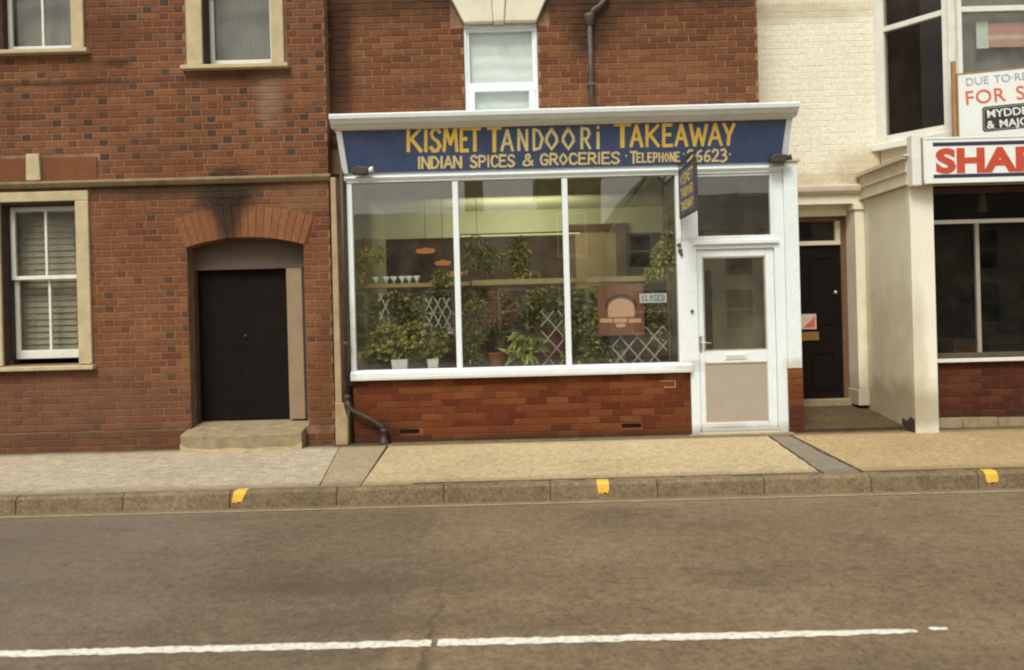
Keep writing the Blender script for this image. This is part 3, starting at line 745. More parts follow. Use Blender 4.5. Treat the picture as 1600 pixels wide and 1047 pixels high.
B('room_back', -.5, .4, .9, .95, 3.6, 5.1, mat('dim_room2', (.12,.11,.1), .9), shop)
# downpipe on the upper wall
pipe = MB(); pipe.tube([(1.0, UY-.055, 3.84), (1.0, UY-.055, 4.99)], .030, 12)
dp = thing('upper_downpipe', 'dark grey waste pipe with bent head on the brown brick upper wall', 'downpipe', (1.0, UY-.05, 3.84))
pipe.build('pipe', LEAD, dp, smooth=True)
MB().lathe((1.0, UY-.055, 4.96), [(.034, 0), (.046, .01), (.050, .07), (.060, .09), (.060, .13), (.04, .14), (0, .14)], 16).build('hopper', LEAD, dp, smooth=True)
MB().tube([(1.01, UY-.055, 5.07), (1.05, UY-.055, 5.14), (1.13, UY-.055, 5.19), (1.2, UY-.055, 5.28), (1.24, UY-.055, 5.5), (1.24, UY-.055, 6.6)], .030, 12).build('swan_neck', LEAD, dp, smooth=True)
for z in (4.25,): MB().box(.955, 1.045, UY-.09, UY-.001, z, z+.035).build('bracket', LEAD, dp, bevel=.004)

# ---- stall riser
SX0, SX1 = -1.86, 2.045
ris = MB().box(SX0, SX1, .007, .30, .10, .868).build('stall_riser', R_MORTAR, shop)
slots = [at(640, 674), at(987, 665)]
holesR = [(x-.125, x+.12, z-.032, z+.036) for x, z in slots]
rowsR = lay(SX0, SX1-.002, .150, .0795, .235, .110, .009, 'stretcher', 9, holesR)
def pickR(kd, x, z): return random.choices(RB, (4, 3, 3, 2, 2))[0]
set_bricks(rowsR, 0, ris, pickR, 165, 0)
for x, z in slots:
    o = MB().box(x-.115, x+.11, .0035, .0065, z-.022, z+.024).build('air_vent', DOORB, ris)
MB().box(SX0, SX1, -.004, .006, .10, .146).build('riser_foot', CONC, ris)
# repaired pale joints near the right end
m = MB()
for (a, b, c, d) in ((1.70, 1.87, .770, .777), (1.862, 1.870, .70, .770), (1.75, 1.87, .696, .703), (1.74, 1.747, .70, .72)): m.box(a, b, -.003, .007, c, d)
m.build('pale_joint', mat('fresh_mortar', (.55,.36,.2), .9), ris)
# ---- white sill, frames, mullions, glass
sill = MB().prism([(SX0-.015, -.075, .872), (SX0-.015, -.075, .955), (SX0-.015, -.02, .985), (SX0-.015, .10, .987), (SX0-.015, .10, .872)], (SX1-SX0+.03, 0, 0)).build('window_sill', WHITE, shop, bevel=.005)
win = MB()
WZ0, WZ1 = .986, 3.155
win.box(-1.875, -1.815, -.015, .085, WZ0, WZ1)
sw = win.build('shop_window', WHITE, shop, bevel=.004)
MB().box(-1.875, 3.16, -.030, .10, WZ1, 3.262).build('head_rail', WHITE, sw, bevel=.005)
MB().prism([(-1.88, -.06, 3.205), (-1.88, -.035, 3.175), (-1.88, -.031, 3.175), (-1.88, -.031, 3.225), (-1.88, -.055, 3.225)], (5.06, 0, 0)).build('head_moulding', WHITE, sw, bevel=.002)
for xm in (-.620, .646): MB().box(xm-.033, xm+.033, -.018, .085, WZ0, WZ1-.001).build('mullion', WHITE, sw, bevel=.006)
MB().box(1.925, 2.150, -.020, .09, WZ0, WZ1-.001).build('mullion', WHITE, sw, bevel=.006)
for a, b in ((-1.82, -.648), (-.592, .618), (.674, 1.93)): MB().box(a, b, .030, .036, WZ0-.003, WZ1+.003).build('pane', G1, sw)
MB().box(2.0475, 2.150, -.019, .09, .142, WZ0-.001).build('door_post', WHITE, sw, bevel=.005)
# ---- shop door
dfr = MB(); dfr.box(3.050, 3.165, -.018, .09, .142, WZ1-.001)
df = dfr.build('door_frame', WHITE, shop, bevel=.005)
MB().box(2.151, 3.049, -.016, .088, 2.285, 2.435).build('door_head', WHITE, df, bevel=.004)
MB().box(2.11, 3.10, -.052, -.0165, 2.335, 2.385).build('drip_moulding', WHITE, df, bevel=.008)
m = MB(); m.box(2.151, 2.175, -.010, .07, 2.436, WZ1-.002); m.box(3.02, 3.049, -.010, .07, 2.436, WZ1-.002); m.box(2.176, 3.019, -.009, .069, 3.125, WZ1-.002)
m.build('transom_frame', WHITE, df, bevel=.003)
MB().box(2.17, 3.025, .024, .030, 2.43, 3.128).build('pane', G1, df)
sd = MB(); dl = .012
sd.box(2.153, 2.218, dl, .062, .215, 2.283); sd.box(2.950, 3.047, dl, .062, .215, 2.283)
sd.box(2.219, 2.949, dl+.001, .061, 2.195, 2.282); sd.box(2.219, 2.949, dl+.001, .061, .966, 1.104); sd.box(2.219, 2.949, dl+.001, .061, .216, .270)
sdo = sd.build('shop_door', WHITE, shop, bevel=.005)
m = MB()
for a, b, c, d in ((2.219, 2.236, 1.104, 2.195), (2.932, 2.949, 1.104, 2.195)): m.box(a, b, dl+.006, .05, c, d)
for c, d in ((1.104, 1.122), (2.177, 2.195)): m.box(2.237, 2.931, dl+.006, .05, c, d)
m.build('glazing_bead', METAL, sdo)
MB().box(2.235, 2.935, .034, .040, 1.12, 2.18).build('pane', G1, sdo)
MB().box(2.217, 2.951, .030, .050, .268, .968).build('kick_panel', PANELG, sdo)
m = MB()
for a, b, c, d in ((2.219, 2.229, .27, .966), (2.939, 2.949, .27, .966)): m.box(a, b, dl+.008, .029, c, d)
for c, d in ((.27, .28), (.956, .966)): m.box(2.23, 2.938, dl+.008, .029, c, d)
m.build('panel_bead', OFFW, sdo)
lx, lz = at(1150, 557)
m = MB(); m.box(lx-.13, lx+.13, .002, dl, lz-.032, lz+.032); plate = m.build('letter_plate', WHITE, sdo, bevel=.004)
MB().box(lx-.105, lx+.105, -.001, .0015, lz-.018, lz+.018).build('letter_flap', OFFW, sdo, bevel=.003)
hx, hz = at(1095, 538)
MB().box(hx-.018, hx+.018, -.004, dl, hz-.08, hz+.10).build('handle_plate', CHROME, sdo, bevel=.004)
MB().tube([(hx, 0, hz+.02), (hx, -.045, hz+.02), (hx+.03, -.050, hz+.018), (hx+.11, -.050, hz+.012)], .010, 8).build('handle', CHROME, sdo, smooth=True)
MB().box(2.14, 3.06, -.035, .10, .142, .168).build('door_threshold', OFFW, df, bevel=.004); MB().box(2.16, 3.045, -.028, .05, .170, .213).build('weather_bar', WHITE, df, bevel=.006)
MB().box(2.0, 3.2, -.12, -.021, .10, .152).build('door_slab', CONC, shop, bevel=.01)
bx, bz = at(1082, 486, -.05)
MB().tube([(bx, -.045, bz), (bx, -.0205, bz)], .017, 12).build('bell_push', LEAD, sw, smooth=True)
for (px, py, r) in ((1060, 383, .022), (1062, 392, .026), (1064, 398, .016)):
    x, z = at(px, py); MB().tube([(x, -.045, z), (x, -.0205, z)], r, 9).build('wall_fixing', LEAD, sw, smooth=True)
# ---- right pilaster and its brick foot
MB().box(3.1655, 3.325, -.06, .12, .885, 3.262).build('pilaster', WHITE, shop, bevel=.008)
MB().box(3.190, 3.355, -.085, .118, 3.263, 3.30).build('pilaster_cap', OFFW, shop, bevel=.006)
pf = MB().box(3.167, 3.330, -.047, .12, .10, .883).build('pilaster_foot', R_MORTAR, shop)
set_bricks(lay(3.167, 3.33, .135, .0795, .235, .110, .009, 'stretcher', 9, []) , -.054, pf, lambda k, x, z: random.choice(RB[:2]+RB[3:4]) if z > .45 else RB[4], 40, 0)
MB().box(3.310, 3.329, .121, 1.32, .10, 3.26).build('side_wall', CREAM, shop)
MB().box(-1.91, 3.33, .09, UY+.4, 3.263, 3.32).build('shopfront_roof', LEAD, shop)
MB().box(2.99, 3.33, UY+.4, 1.32, 3.263, 3.32).build('shopfront_roof', LEAD, shop)
MB().box(LX1+.004, -1.912, .24, UY+.4, .1, 3.32).build('return_wall', S_MORTAR, shop)
# ---- tilted fascia board
FB = Vector((0, -.055, 3.264)); FT = Vector((0, -.255, 3.765))
fx = lambda t: (-1.835-.035*t, 3.135+.02*t)
fn = (FT-FB).normalized(); fo = Vector((0, -fn.z, fn.y))       # outward normal of the board
fo = Vector((0, -(FT.z-FB.z), (FT.y-FB.y))).normalized()
P = [Vector((fx(0)[0], FB.y, FB.z)), Vector((fx(0)[1], FB.y, FB.z)), Vector((fx(1)[1], FT.y, FT.z)), Vector((fx(1)[0], FT.y, FT.z))]
board = MB().prism(P, -fo*.03).build('fascia_board', NAVY, shop)
def spt(px, py, lift=.002):
    yb = 273-(px-548)*.0284; yt = 203.5-(px-537)*.0332
    t = (yb-py)/(yb-yt); p = FB.lerp(FT, t)
    u = (px-800)*_c-(py-490)*_s
    return Vector((u*(10+p.y)/1350, p.y, p.z)) + fo*lift
FONT = {
 'K': [[(0,0),(0,1)], [(.95,1),(.12,.48)], [(.25,.55),(1,0)]], 'I': [[(.5,0),(.5,1)]], 'i': [[(.5,0),(.5,.82)], [(.42,1.1),(.58,1.1)]],
 'S': [[(.95,.84),(.7,1),(.3,.98),(.08,.78),(.2,.6),(.75,.42),(.95,.22),(.7,.02),(.3,0),(.03,.16)]],
 'M': [[(0,0),(.12,1)], [(.12,1),(.5,.3)], [(.5,.3),(.88,1)], [(.88,1),(1,0)]],
 'E': [[(.08,0),(.08,1)], [(.08,1),(.95,1)], [(.08,.52),(.8,.54)], [(.08,0),(1,.02)]],
 'T': [[(0,1),(1,1)], [(.5,1),(.5,0)]], 'A': [[(0,0),(.5,1)], [(.5,1),(1,0)], [(.2,.34),(.8,.34)]],
 'N': [[(.05,0),(.05,1)], [(.05,1),(.95,0)], [(.95,0),(.95,1)]], 'D': [[(.08,0),(.08,1)], [(.08,1),(.6,.92),(.98,.55),(.7,.08),(.08,0)]],
 'O': [[(.5,1),(.12,.6),(.08,.4),(.5,0),(.92,.4),(.88,.6),(.5,1)]], 'R': [[(.08,0),(.08,1)], [(.08,1),(.75,.95),(.92,.72),(.7,.5),(.08,.46)], [(.4,.48),(1,0)]],
 'W': [[(0,1),(.25,0)], [(.25,0),(.5,.8)], [(.5,.8),(.75,0)], [(.75,0),(1,1)]], 'Y': [[(0,1),(.5,.45)], [(1,1),(.5,.45)], [(.5,.45),(.42,0)]],
 'P': [[(.08,0),(.08,1)], [(.08,1),(.8,.95),(.95,.74),(.75,.5),(.08,.45)]], 'C': [[(.95,.82),(.65,1),(.25,.92),(.06,.5),(.25,.08),(.65,0),(.97,.18)]],
 'G': [[(.93,.82),(.62,1),(.22,.9),(.06,.5),(.25,.08),(.65,0),(.93,.2),(.93,.45)], [(.93,.45),(.55,.45)]], 'L': [[(.08,1),(.08,0)], [(.08,0),(.95,.02)]],
 'H': [[(.06,0),(.06,1)], [(.94,0),(.94,1)], [(.06,.5),(.94,.5)]], '&': [[(.98,.05),(.35,.72),(.35,.92),(.55,1),(.72,.88),(.65,.68),(.15,.35),(.1,.12),(.4,0),(.75,.12),(.95,.45)]],
 '2': [[(.06,.78),(.35,1),(.75,.95),(.88,.7),(.6,.4),(.05,.02)], [(.05,.02),(.98,.04)]], '6': [[(.85,.95),(.4,.8),(.1,.4),(.2,.06),(.6,0),(.9,.2),(.8,.46),(.45,.5),(.15,.3)]],
 '3': [[(.1,.92),(.6,1),(.85,.78),(.6,.55),(.35,.52)], [(.35,.52),(.8,.46),(.92,.2),(.6,0),(.3,-.08),(.05,.02)]], '.': [[(.4,.5),(.6,.5)]],
}
def ribbon(mb, pts, wd, mapf, lift, th=.0015):
    """a painted brush stroke: a flat ribbon with slightly irregular edges"""
    n = len(pts); L = []; Rr = []
    for k, (x, y) in enumerate(pts):
        a = pts[max(k-1, 0)]; b = pts[min(k+1, n-1)]
        dx, dy = b[0]-a[0], b[1]-a[1]; l = math.hypot(dx, dy) or 1; nx, ny = -dy/l, dx/l
        # miter
        if 0 < k < n-1:
            d1 = (x-a[0], y-a[1]); d2 = (b[0]-x, b[1]-y); l1 = math.hypot(*d1) or 1; l2 = math.hypot(*d2) or 1
            cosang = (d1[0]*d2[0]+d1[1]*d2[1])/(l1*l2); mit = 1/max(.75, math.sqrt(max(.05, (1+cosang)/2)))
        else: mit = 1
        ww = wd/2*mit*random.uniform(.88, 1.12)
        ex = 0
        if k == 0: ex = -wd*.3
        if k == n-1: ex = wd*.3
        X, Y = x+dx/l*ex, y+dy/l*ex
        L.append((X+nx*ww, Y+ny*ww)); Rr.append((X-nx*ww, Y-ny*ww))
    for k in range(n-1):
        mb.face([mapf(*Rr[k], lift), mapf(*Rr[k+1], lift), mapf(*L[k+1], lift), mapf(*L[k], lift)])
def letters(mb, items, wd, mapf):
    """items: (char, x0, x1, ytop, ybottom) in sign units; y grows downwards"""
    for (ch, x0, x1, yt, yb) in items:
        for si, stq in enumerate(FONT[ch]):
            # subdivide curved strokes
            pts = [(x0+(x1-x0)*a, yb+(yt-yb)*b) for a, b in stq]
            ribbon(mb, pts, wd, lambda x, y, l: mapf(x, y, l), .0018+si*.0005)
tl = lambda s, xs, f, h: [(c, a, b, f(a), f(a)+h) for c, (a, b) in zip(s, xs)]
def word(mt, *calls):
    m = MB()
    for c in calls: letters(m, *c)
    return m.build('lettering', mt, board)
word(YEL, (tl('KISMET', [(638,658),(664,667),(673,688),(694,714),(720,731),(734,750)], lambda x: 206.5-(x-640)*.012, 33), 5.4, spt))
word(YEL, ([('T', 763, 782, 204, 239)], 6.2, spt))
word(YEL, ([('T', 961, 984, 197, 231)], 6.6, spt), (tl('AKEAWAY', [(986,1003),(1011,1029),(1036,1050),(1056,1073),(1079,1104),(1108,1127),(1131,1147)], lambda x: 199-(x-984)*.022, 31.5), 5.0, spt))
word(YEL2, (tl('ANDOOR', [(784,801),(810,824),(833,848),(852,872),(878,898),(908,922)], lambda x: 207.5-(x-782)*.032, 30.5), 4.3, spt), ([('i', 931, 938, 205, 233.5)], 4.8, spt))
y2 = lambda x: 248.5-(x-652)*.0265
def spread(s, x0, x1, gap=2.4, narrow='I'):
    ws = [(.32 if c in narrow else 1.0) for c in s]; tot = sum(ws); unit = ((x1-x0)-gap*(len(s)-1))/tot; out = []; x = x0
    for c, q in zip(s, ws): out.append((x, x+unit*q)); x += unit*q+gap
    return out
for wrd, a, b, dy, h, wd in (('INDIAN', 653, 721, 0, 17, 3.4), ('SPICES', 735, 804, 0, 17, 3.2), ('&', 816, 833, -.5, 17, 3.0), ('GROCERIES', 844, 968, -.5, 16.5, 3.1),
                          ('ELEPHONE', 995, 1062, 1.8, 13.5, 2.6), ('26623', 1074, 1136, -1.5, 18, 3.2)):
    cs = [(tl(wrd, spread(wrd, a, b), lambda x: y2(x)+dy, h), wd, spt)]
    if wrd[0] == 'E': cs.append(([('T', 985, 995, y2(985)-.5, y2(985)+16.5)], 3.2, spt))
    word(YEL2, *cs)
for a, y in ((976, 239), (1066, 236), (1138, 236)): word(YEL2, ([('.', a, a+5, y, y+12)], 2.6, spt))
# sloping white ends, cornice
for sx, x in ((-1, -1.84), (1, 3.14)):
    e = 1 if sx > 0 else 0
    a0, a1 = (fx(0)[e], fx(1)[e])
    w0 = .065
    Pq = [Vector((a0, FB.y, FB.z)), Vector((a0+sx*w0, FB.y, FB.z)), Vector((a1+sx*w0, FT.y, FT.z)), Vector((a1, FT.y, FT.z))]
    Pq = [p+fo*.022+Vector((sx*.002, 0, 0)) for p in Pq]
    MB().prism(Pq, -fo*.06).build('fascia_end', WHITE, shop, bevel=.004)
    c0 = a0+sx*w0
    MB().prism([(c0-sx*.012, -.03, 3.27), (c0-sx*.012, UY, 3.27), (c0-sx*.012, UY, 3.77), (c0-sx*.012, -.235, 3.77)], (sx*.010, 0, 0)).build('fascia_cheek', WHITE if sx > 0 else IRON, shop)
prof = [(UY+.01, 3.765), (-.29, 3.765), (-.30, 3.785), (-.335, 3.80), (-.36, 3.835), (-.395, 3.845), (-.405, 3.888), (-.39, 3.902), (UY+.01, 3.915)]
MB().prism([(-1.98, y, z-.03) for y, z in prof], (5.24, 0, 0)).build('cornice', WHITE, shop, bevel=.003)
MB().box(-1.93, 3.21, -.285, UY, 3.712, 3.7345).build('cornice_soffit', mat('soffit_paint', (.52,.44,.34), .7, .06, 5), shop)
MB().box(-1.91, 3.175, -.035, .11, 3.2625, 3.282).build('fascia_shelf', WHITE, shop, bevel=.002)

# ---- floodlights at the two lower corners of the fascia
def flood(px0, px1, py, label, mirror):
    x, z = at((px0+px1)/2, py, -.15); t = thing('sign_spotlight', label, 'spotlight', (x, -.13, z-.03), 'spotlights at the ends of the fascia'); s = mirror
    MB().prism([(x-.10, -.20, z-.045), (x+.07, -.20, z-.05), (x+.10, -.20, z+.035), (x-.02, -.20, z+.055), (x-.10, -.20, z+.02)], (0, .10, 0)).build('housing', IRON, t, bevel=.012)
    MB().tube([(x+.08*s, -.16, z), (x+.14*s, -.17, z+.012)], .035, 12, rad=[.024, .036]).build('lamp', SIGNW if s > 0 and px0 < 800 else IRON, t, smooth=True)
    MB().tube([(x-.02, -.14, z-.03), (x-.02, -.09, z-.03), (x-.02, -.058, z-.005)], .012, 8).build('bracket', IRON, t, smooth=True)
    return t
flood(552, 576, 267, 'dark spotlight with pale lamp at the left end of the blue fascia', 1)
flood(1207, 1226, 248, 'dark brown spotlight at the right end of the blue fascia', 1)
# ---- hanging sign at right angles to the front
hs_ = thing('hanging_sign', 'small navy projecting sign with yellow writing beside the shop door', 'sign', (1.965, -.5, 2.64))
hp = MB().prism([(1.955, -.11, 2.66), (1.955, -.92, 2.655), (1.955, -.92, 3.165), (1.955, -.11, 3.17)], (.020, 0, 0)).build('sign_board', NAVY, hs_)
m = MB()
for (a, b, c, d) in ((-.945, -.085, 3.166, 3.192), (-.945, -.085, 2.632, 2.656)): m.box(1.948, 1.982, a, b, c, d)
m.box(1.9485, 1.9815, -.945, -.92, 2.657, 3.165); m.box(1.9485, 1.9815, -.11, -.085, 2.657, 3.165); m.build('frame', IRON, hs_, bevel=.003)
def hmap(x, y, l): return Vector((1.955-l, x, y))
for wds, z0, h in (('KISMET', 3.00, .11), ('TANDOORI', 2.85, .10), ('TAKEAWAY', 2.71, .09)):
    xs = spread(wds, 0, .66, .022)
    m = MB(); letters(m, [(c, -.18-a, -.18-b, z0+h, z0) for c, (a, b) in zip(wds, xs)], .020, hmap); m.build('lettering', YEL, hs_)
m = MB(); m.tube([(1.965, -.025, 3.26), (1.965, -.93, 3.26)], .010, 8); m.tube([(1.965, -.03, 3.215), (1.965, -.30, 3.26)], .007, 6)
for y in (-.25, -.85): m.tube([(1.965, y, 3.26), (1.965, y, 3.19)], .005, 6)
m.build('bracket', IRON, hs_, smooth=True)
MB().tube([(1.965, -.1, 2.64), (1.975, -.08, 2.45), (1.96, -.03, 2.30)], .004, 5).build('wire', LEAD, hs_)

# ---- pipes at the left end
cp = thing('cream_downpipe', 'cream painted boxed downpipe with wide foot at the house corner', 'downpipe', (-2.01, -.05, .14))
MB().prism([(-2.058, -.075, .60), (-1.978, -.075, .60), (-1.985, -.075, 3.22), (-2.048, -.075, 3.22)], (0, .07, 0)).build('pipe', CREAMP, cp, bevel=.012)
MB().prism([(-2.06, -.115, .143), (-1.915, -.115, .143), (-1.905, -.115, .42), (-1.955, -.115, .62), (-2.055, -.115, .64)], (0, .109, 0)).build('shoe', CREAMP, cp, bevel=.014)
bp = thing('iron_waste_pipe', 'black iron rainwater pipe bending across the foot of the brick riser', 'downpipe', (-1.90, -.06, .14))
MB().tube([(-1.915, -.075, 3.70), (-1.915, -.075, .64)], .024, 10).build('pipe', IRON, bp, smooth=True)
for z in (1.27, .66): MB().lathe((-1.915, -.075, z), [(.026, 0), (.040, .01), (.040, .05), (.026, .06)], 12).build('collar', IRON, bp, smooth=True)
MB().tube([(-1.915, -.075, .66), (-1.90, -.08, .58), (-1.85, -.085, .53), (-1.62, -.085, .41), (-1.53, -.085, .35), (-1.505, -.085, .28), (-1.505, -.085, .20)], .028, 10).build('bend', IRON, bp, smooth=True)
m = MB(); m.lathe((-1.505, -.085, .17), [(.055, -.03), (.055, .01), (.036, .03), (.036, .10), (.044, .11), (.044, .14), (.03, .15)], 12); m.build('gully', IRON, bp, smooth=True)
MB().prism([(-2.07, -.17, .141), (-1.40, -.16, .141), (-1.43, -.005, .141), (-2.07, -.005, .141)], (0, 0, .006)).build('damp_patch', mat('damp_dirt', (.07,.045,.025), .9, .3, 12), cp)

# ---- shop interior
IX0, IX1, IY1 = -1.93, 3.31, 3.4
m = MB(); m.box(IX0-.02, IX0, .09, IY1, .1, 3.26); m.build('inner_wall', GREEN_IN, shop)
MB().box(IX0, IX1-.002, .105, IY1, 3.20, 3.262).build('ceiling', GREEN_IN, shop)
MB().box(IX0, IX1, IY1, IY1+.05, 2.80, 3.26).build('inner_wall', GREEN_IN, shop)
MB().box(IX0, IX1, IY1+.001, IY1+.051, .1, 2.799).build('inner_wall', DARK_IN, shop)
MB().box(IX1-.02, IX1-.001, .125, IY1, .1, 3.20).build('inner_wall', GREEN_IN, shop)
PARTN = mat('partition_paint', (.42,.36,.24), .8, .2, 3)  # colour of a partition added to darken the room behind the door glass
MB().box(2.06, IX1-.022, 1.35, 1.39, .16, 3.199).build('added_partition', PARTN, shop); MB().box(2.04, 2.07, .70, 1.349, .16, 3.199).build('added_partition', PARTN, shop); MB().box(IX1-.030, IX1-.0205, .127, 1.349, .16, 3.199).build('added_partition', PARTN, shop)
MB().box(2.30, 2.62, 1.31, 1.349, .17, 2.1).build('inner_door', DARK_IN, shop)
MB().box(IX0, IX1, .30, IY1, .08, .16).build('shop_floor', FLOOR_IN, shop)
x0, z0 = at(899, 440, 3.3); x1, z1 = at(962, 362, 3.3)
hatch = MB().box(x0, x1, 3.33, 3.38, 1.9, z1).build('inner_door', BEIGE_IN, shop)
m = MB(); m.box(x0-.12, x0-.001, 3.30, 3.385, .2, z1+.12); m.box(x1+.001, x1+.16, 3.30, 3.385, .2, z1+.12); m.box(x0, x1, 3.302, 3.385, z1+.001, z1+.119); m.build('frame', BROWNW, hatch)
# counter and display ledge
MB().box(IX0, 2.0, .105, .62, .80, .975).build('display_ledge', DARK_IN, shop)
MB().box(-1.9, 2.0, 1.6, 2.1, .16, 1.25).build('counter', DARK_IN, shop)
xa, za = at(555, 449, .55); xb, _ = at(1050, 445, .55)
sh = tag(MB().box(xa, at(735, 447, .55)[0], .48, .66, za-.018, za+.03).build('shelf', SHELFW, bevel=.003), 'orange brown wooden shelf with white cones behind the left window pane', 'shelf')
tag(MB().box(at(738, 447, .55)[0], xb, .47, .65, za-.02, za+.045).build('shelf', mat('pale_shelf', (.44,.35,.17), .6, .12, 10), bevel=.003), 'pale wooden shelf across the middle and right window panes', 'shelf')
for p in (xa+.05, -.55, .7, xb-.05):
    pass
# white paper cones on the shelf
cone = None; names = ['first white cone at the left of the row on the wooden shelf', 'second white cone from the left on the wooden shelf', 'third white cone from the left on the wooden shelf',
  'fourth white cone from the left on the wooden shelf', 'fifth white cone from the left, just before the last one', 'last white cone of the row, beside the hanging leaves']
for k, px in enumerate((588, 604, 616, 629, 640, 652)):
    x, z = at(px, 440, .55); L = (x, .53, za+.031)
    if cone is None:
        cone = MB().lathe(L, [(.006, 0), (.012, .004), (.018, .03), (.048, .088), (.046, .088), (.012, .03)], 12).build('paper_cone', CUP, origin=L, smooth=True)
        tag(cone, names[0], 'cone', 'white cones along the window shelf')
    else:
        c = cone.copy(); COL.objects.link(c); c.location = L; c['label'] = names[k]; c.rotation_euler = (0, 0, k)
# lamps and tube
TY = 1.7
xa_, zt_ = at(722, 369, TY); xb_, _ = at(906, 364, TY)
tb = thing('tube_light', 'long lit fluorescent tube below the green ceiling of the shop', 'light', ((xa_+xb_)/2, TY, zt_))
MB().tube([(xa_, TY, zt_), (xb_, TY, zt_)], .010, 8).build('tube', TUBE, tb)
MB().box(xa_-.02, xb_+.02, TY+.012, TY+.04, zt_+.012, zt_+.03).build('fitting', BROWNW, tb)
for x in (xa_+.2, xb_-.2): MB().tube([(x, TY+.035, zt_+.045), (x, TY+.035, 3.199)], .004, 5).build('suspension_wire', IRON, tb)
tl_ = bpy.data.lights.new('tube_glow', 'AREA'); tl_.shape = 'RECTANGLE'; tl_.size = xb_-xa_; tl_.size_y = .3; tl_.energy = 20; tl_.color = (1, .93, .70)
tlo = bpy.data.objects.new('tube_glow', tl_); COL.objects.link(tlo); tlo.parent = tb; tlo.location = (0, .22, .0); tlo.rotation_euler = (math.radians(105), 0, 0)
for (px, py, hwid, Y, lab) in ((665, 392, .135, 1.5, 'orange glowing lampshade, the highest and leftmost of three'), (692, 411, .115, 1.8, 'orange glowing lampshade, the middle one of three'), (712, 427, .115, 2.1, 'orange glowing lampshade, the lowest one beside the window bar')):
    x, z = at(px, py, Y); t = thing('pendant_lamp', lab, 'lamp', (x, Y, z), 'orange pendant lamps inside the shop')
    MB().lathe((x, Y, z), [(hwid*.82, -.026), (hwid, .0), (hwid*.86, .022), (.03, .026), (.03, .04), (0, .04)], 20).build('lamp_shade', LAMPO, t, smooth=False)
    MB().tube([(x, Y, z+.03), (x, Y, 3.199)], .004, 5).build('cord', IRON, t)
# trellis pieces
def trellis(pts, sp, y, label, wd=.014, dx=.5):
    """diamond lattice clipped to a rectangle pts=(x0,x1,z0,z1)"""
    x0, x1, z0, z1 = pts; t = thing('trellis', label, 'trellis', ((x0+x1)/2, y, z0)); k = 0
    def clip(p, q):
        (ax, az), (bx_, bz_) = p, q; t0, t1 = 0., 1.
        for (d, e, lo, hi) in ((bx_-ax, ax, x0, x1), (bz_-az, az, z0, z1)):
            if abs(d) < 1e-9: continue
            u, v = (lo-e)/d, (hi-e)/d
            if u > v: u, v = v, u
            t0 = max(t0, u); t1 = min(t1, v)
        return (t0, t1) if t1-t0 > .02 else None
    H = z1-z0; n = int((x1-x0+H)/sp)+3
    for s in (1, -1):
        for i in range(-n, n+1):
            a = (x0+i*sp, z0) if s > 0 else (x0+i*sp, z1); L = H*dx*1.0
            b = (a[0]+L, z1) if s > 0 else (a[0]+L, z0)
            r = clip(a, b)
            if not r: continue
            A = (a[0]+(b[0]-a[0])*r[0], a[1]+(b[1]-a[1])*r[0]); Bq = (a[0]+(b[0]-a[0])*r[1], a[1]+(b[1]-a[1])*r[1])
            l = math.hypot(Bq[0]-A[0], Bq[1]-A[1]); nx, nz = -(Bq[1]-A[1])/l*wd/2, (Bq[0]-A[0])/l*wd/2
            yy = y if s > 0 else y+.006
            MB().prism([(A[0]-nx, yy, A[1]-nz), (Bq[0]-nx, yy, Bq[1]-nz), (Bq[0]+nx, yy, Bq[1]+nz), (A[0]+nx, yy, A[1]+nz)], (0, .005, 0)).build('lath', LATT, t)
    return t
def rect(px0, py0, px1, py1, Y):
    a, d = at(px0, py0, Y); b, c = at(px1, py1, Y); return (a, b, c, d)
trellis(rect(592, 458, 608, 500, .30), .10, .30, 'narrow scrap of white trellis among leaves in the left pane', dx=.45)
trellis(rect(665, 466, 706, 512, .30), .105, .30, 'white diamond trellis with close mesh left of the first window bar', dx=.5)
trellis(rect(845, 486, 882, 571, .22), .20, .22, 'white wide diamond trellis left of the second window bar', dx=.85)
trellis(rect(956, 512, 1043, 571, .16), .20, .16, 'white wide diamond trellis under the fireplace poster', dx=.85)
tag(B('red_screen', *(lambda r: (r[0], r[1]))(rect(893, 520, 1046, 573, .5)), .48, .50, .98, 1.36, mat('dark_red', (.13,.028,.018), .8, .2, 6)), 'dark red screen behind the white trellis in the right pane', 'screen')
tag(B('red_screen', *(lambda r: (r[0], r[1]))(rect(838, 520, 882, 573, .5)), .48, .50, .98, 1.36, mat('dark_red2', (.13,.028,.018), .8, .2, 6)), 'dark red screen behind trellis in the middle pane', 'screen')
tag(B('timber_post', *(lambda r: (r[0], r[1]))(rect(1041, 400, 1048, 573, .25)), .24, .30, .976, 3.19, mat('post_wood', (.16,.11,.05), .7, .2, 9)), 'brown wooden post at the right end of the shop window', 'post')
# poster of a brick oven
r = rect(933, 445, 1007, 523, .12)
po = thing('poster', 'terracotta brown board with pink brick oven picture in the right pane', 'poster', ((r[0]+r[1])/2, .12, r[2]))
MB().box(r[0], r[1], .115, .135, r[2], r[3]).build('board', TERRP, po, bevel=.003)
m = MB()
ax0, az0 = at(950, 496, .11); ax1, az1 = at(991, 466, .11); c_ = (ax0+ax1)/2; hw_ = (ax1-ax0)/2
arch = [(ax0, .1145, az0), (ax1, .1145, az0), (ax1, .1145, az1-.12)] + [(c_+hw_*math.cos(a), .1145, az1-.12+.12*math.sin(a)) for a in [PI*k/12 for k in range(1, 12)]] + [(ax0, .1145, az1-.12)]
m.prism(arch, (0, -.004, 0))
for (a, b, c, d) in ((938, 498, 957, 504), (959, 498, 980, 504), (982, 498, 1002, 504), (963, 506, 977, 511)):
    q = rect(a, b, c, d, .11); m.box(q[0], q[1], .1105, .1145, q[2], q[3])
m.build('oven_print', PINK, po)
m = MB()
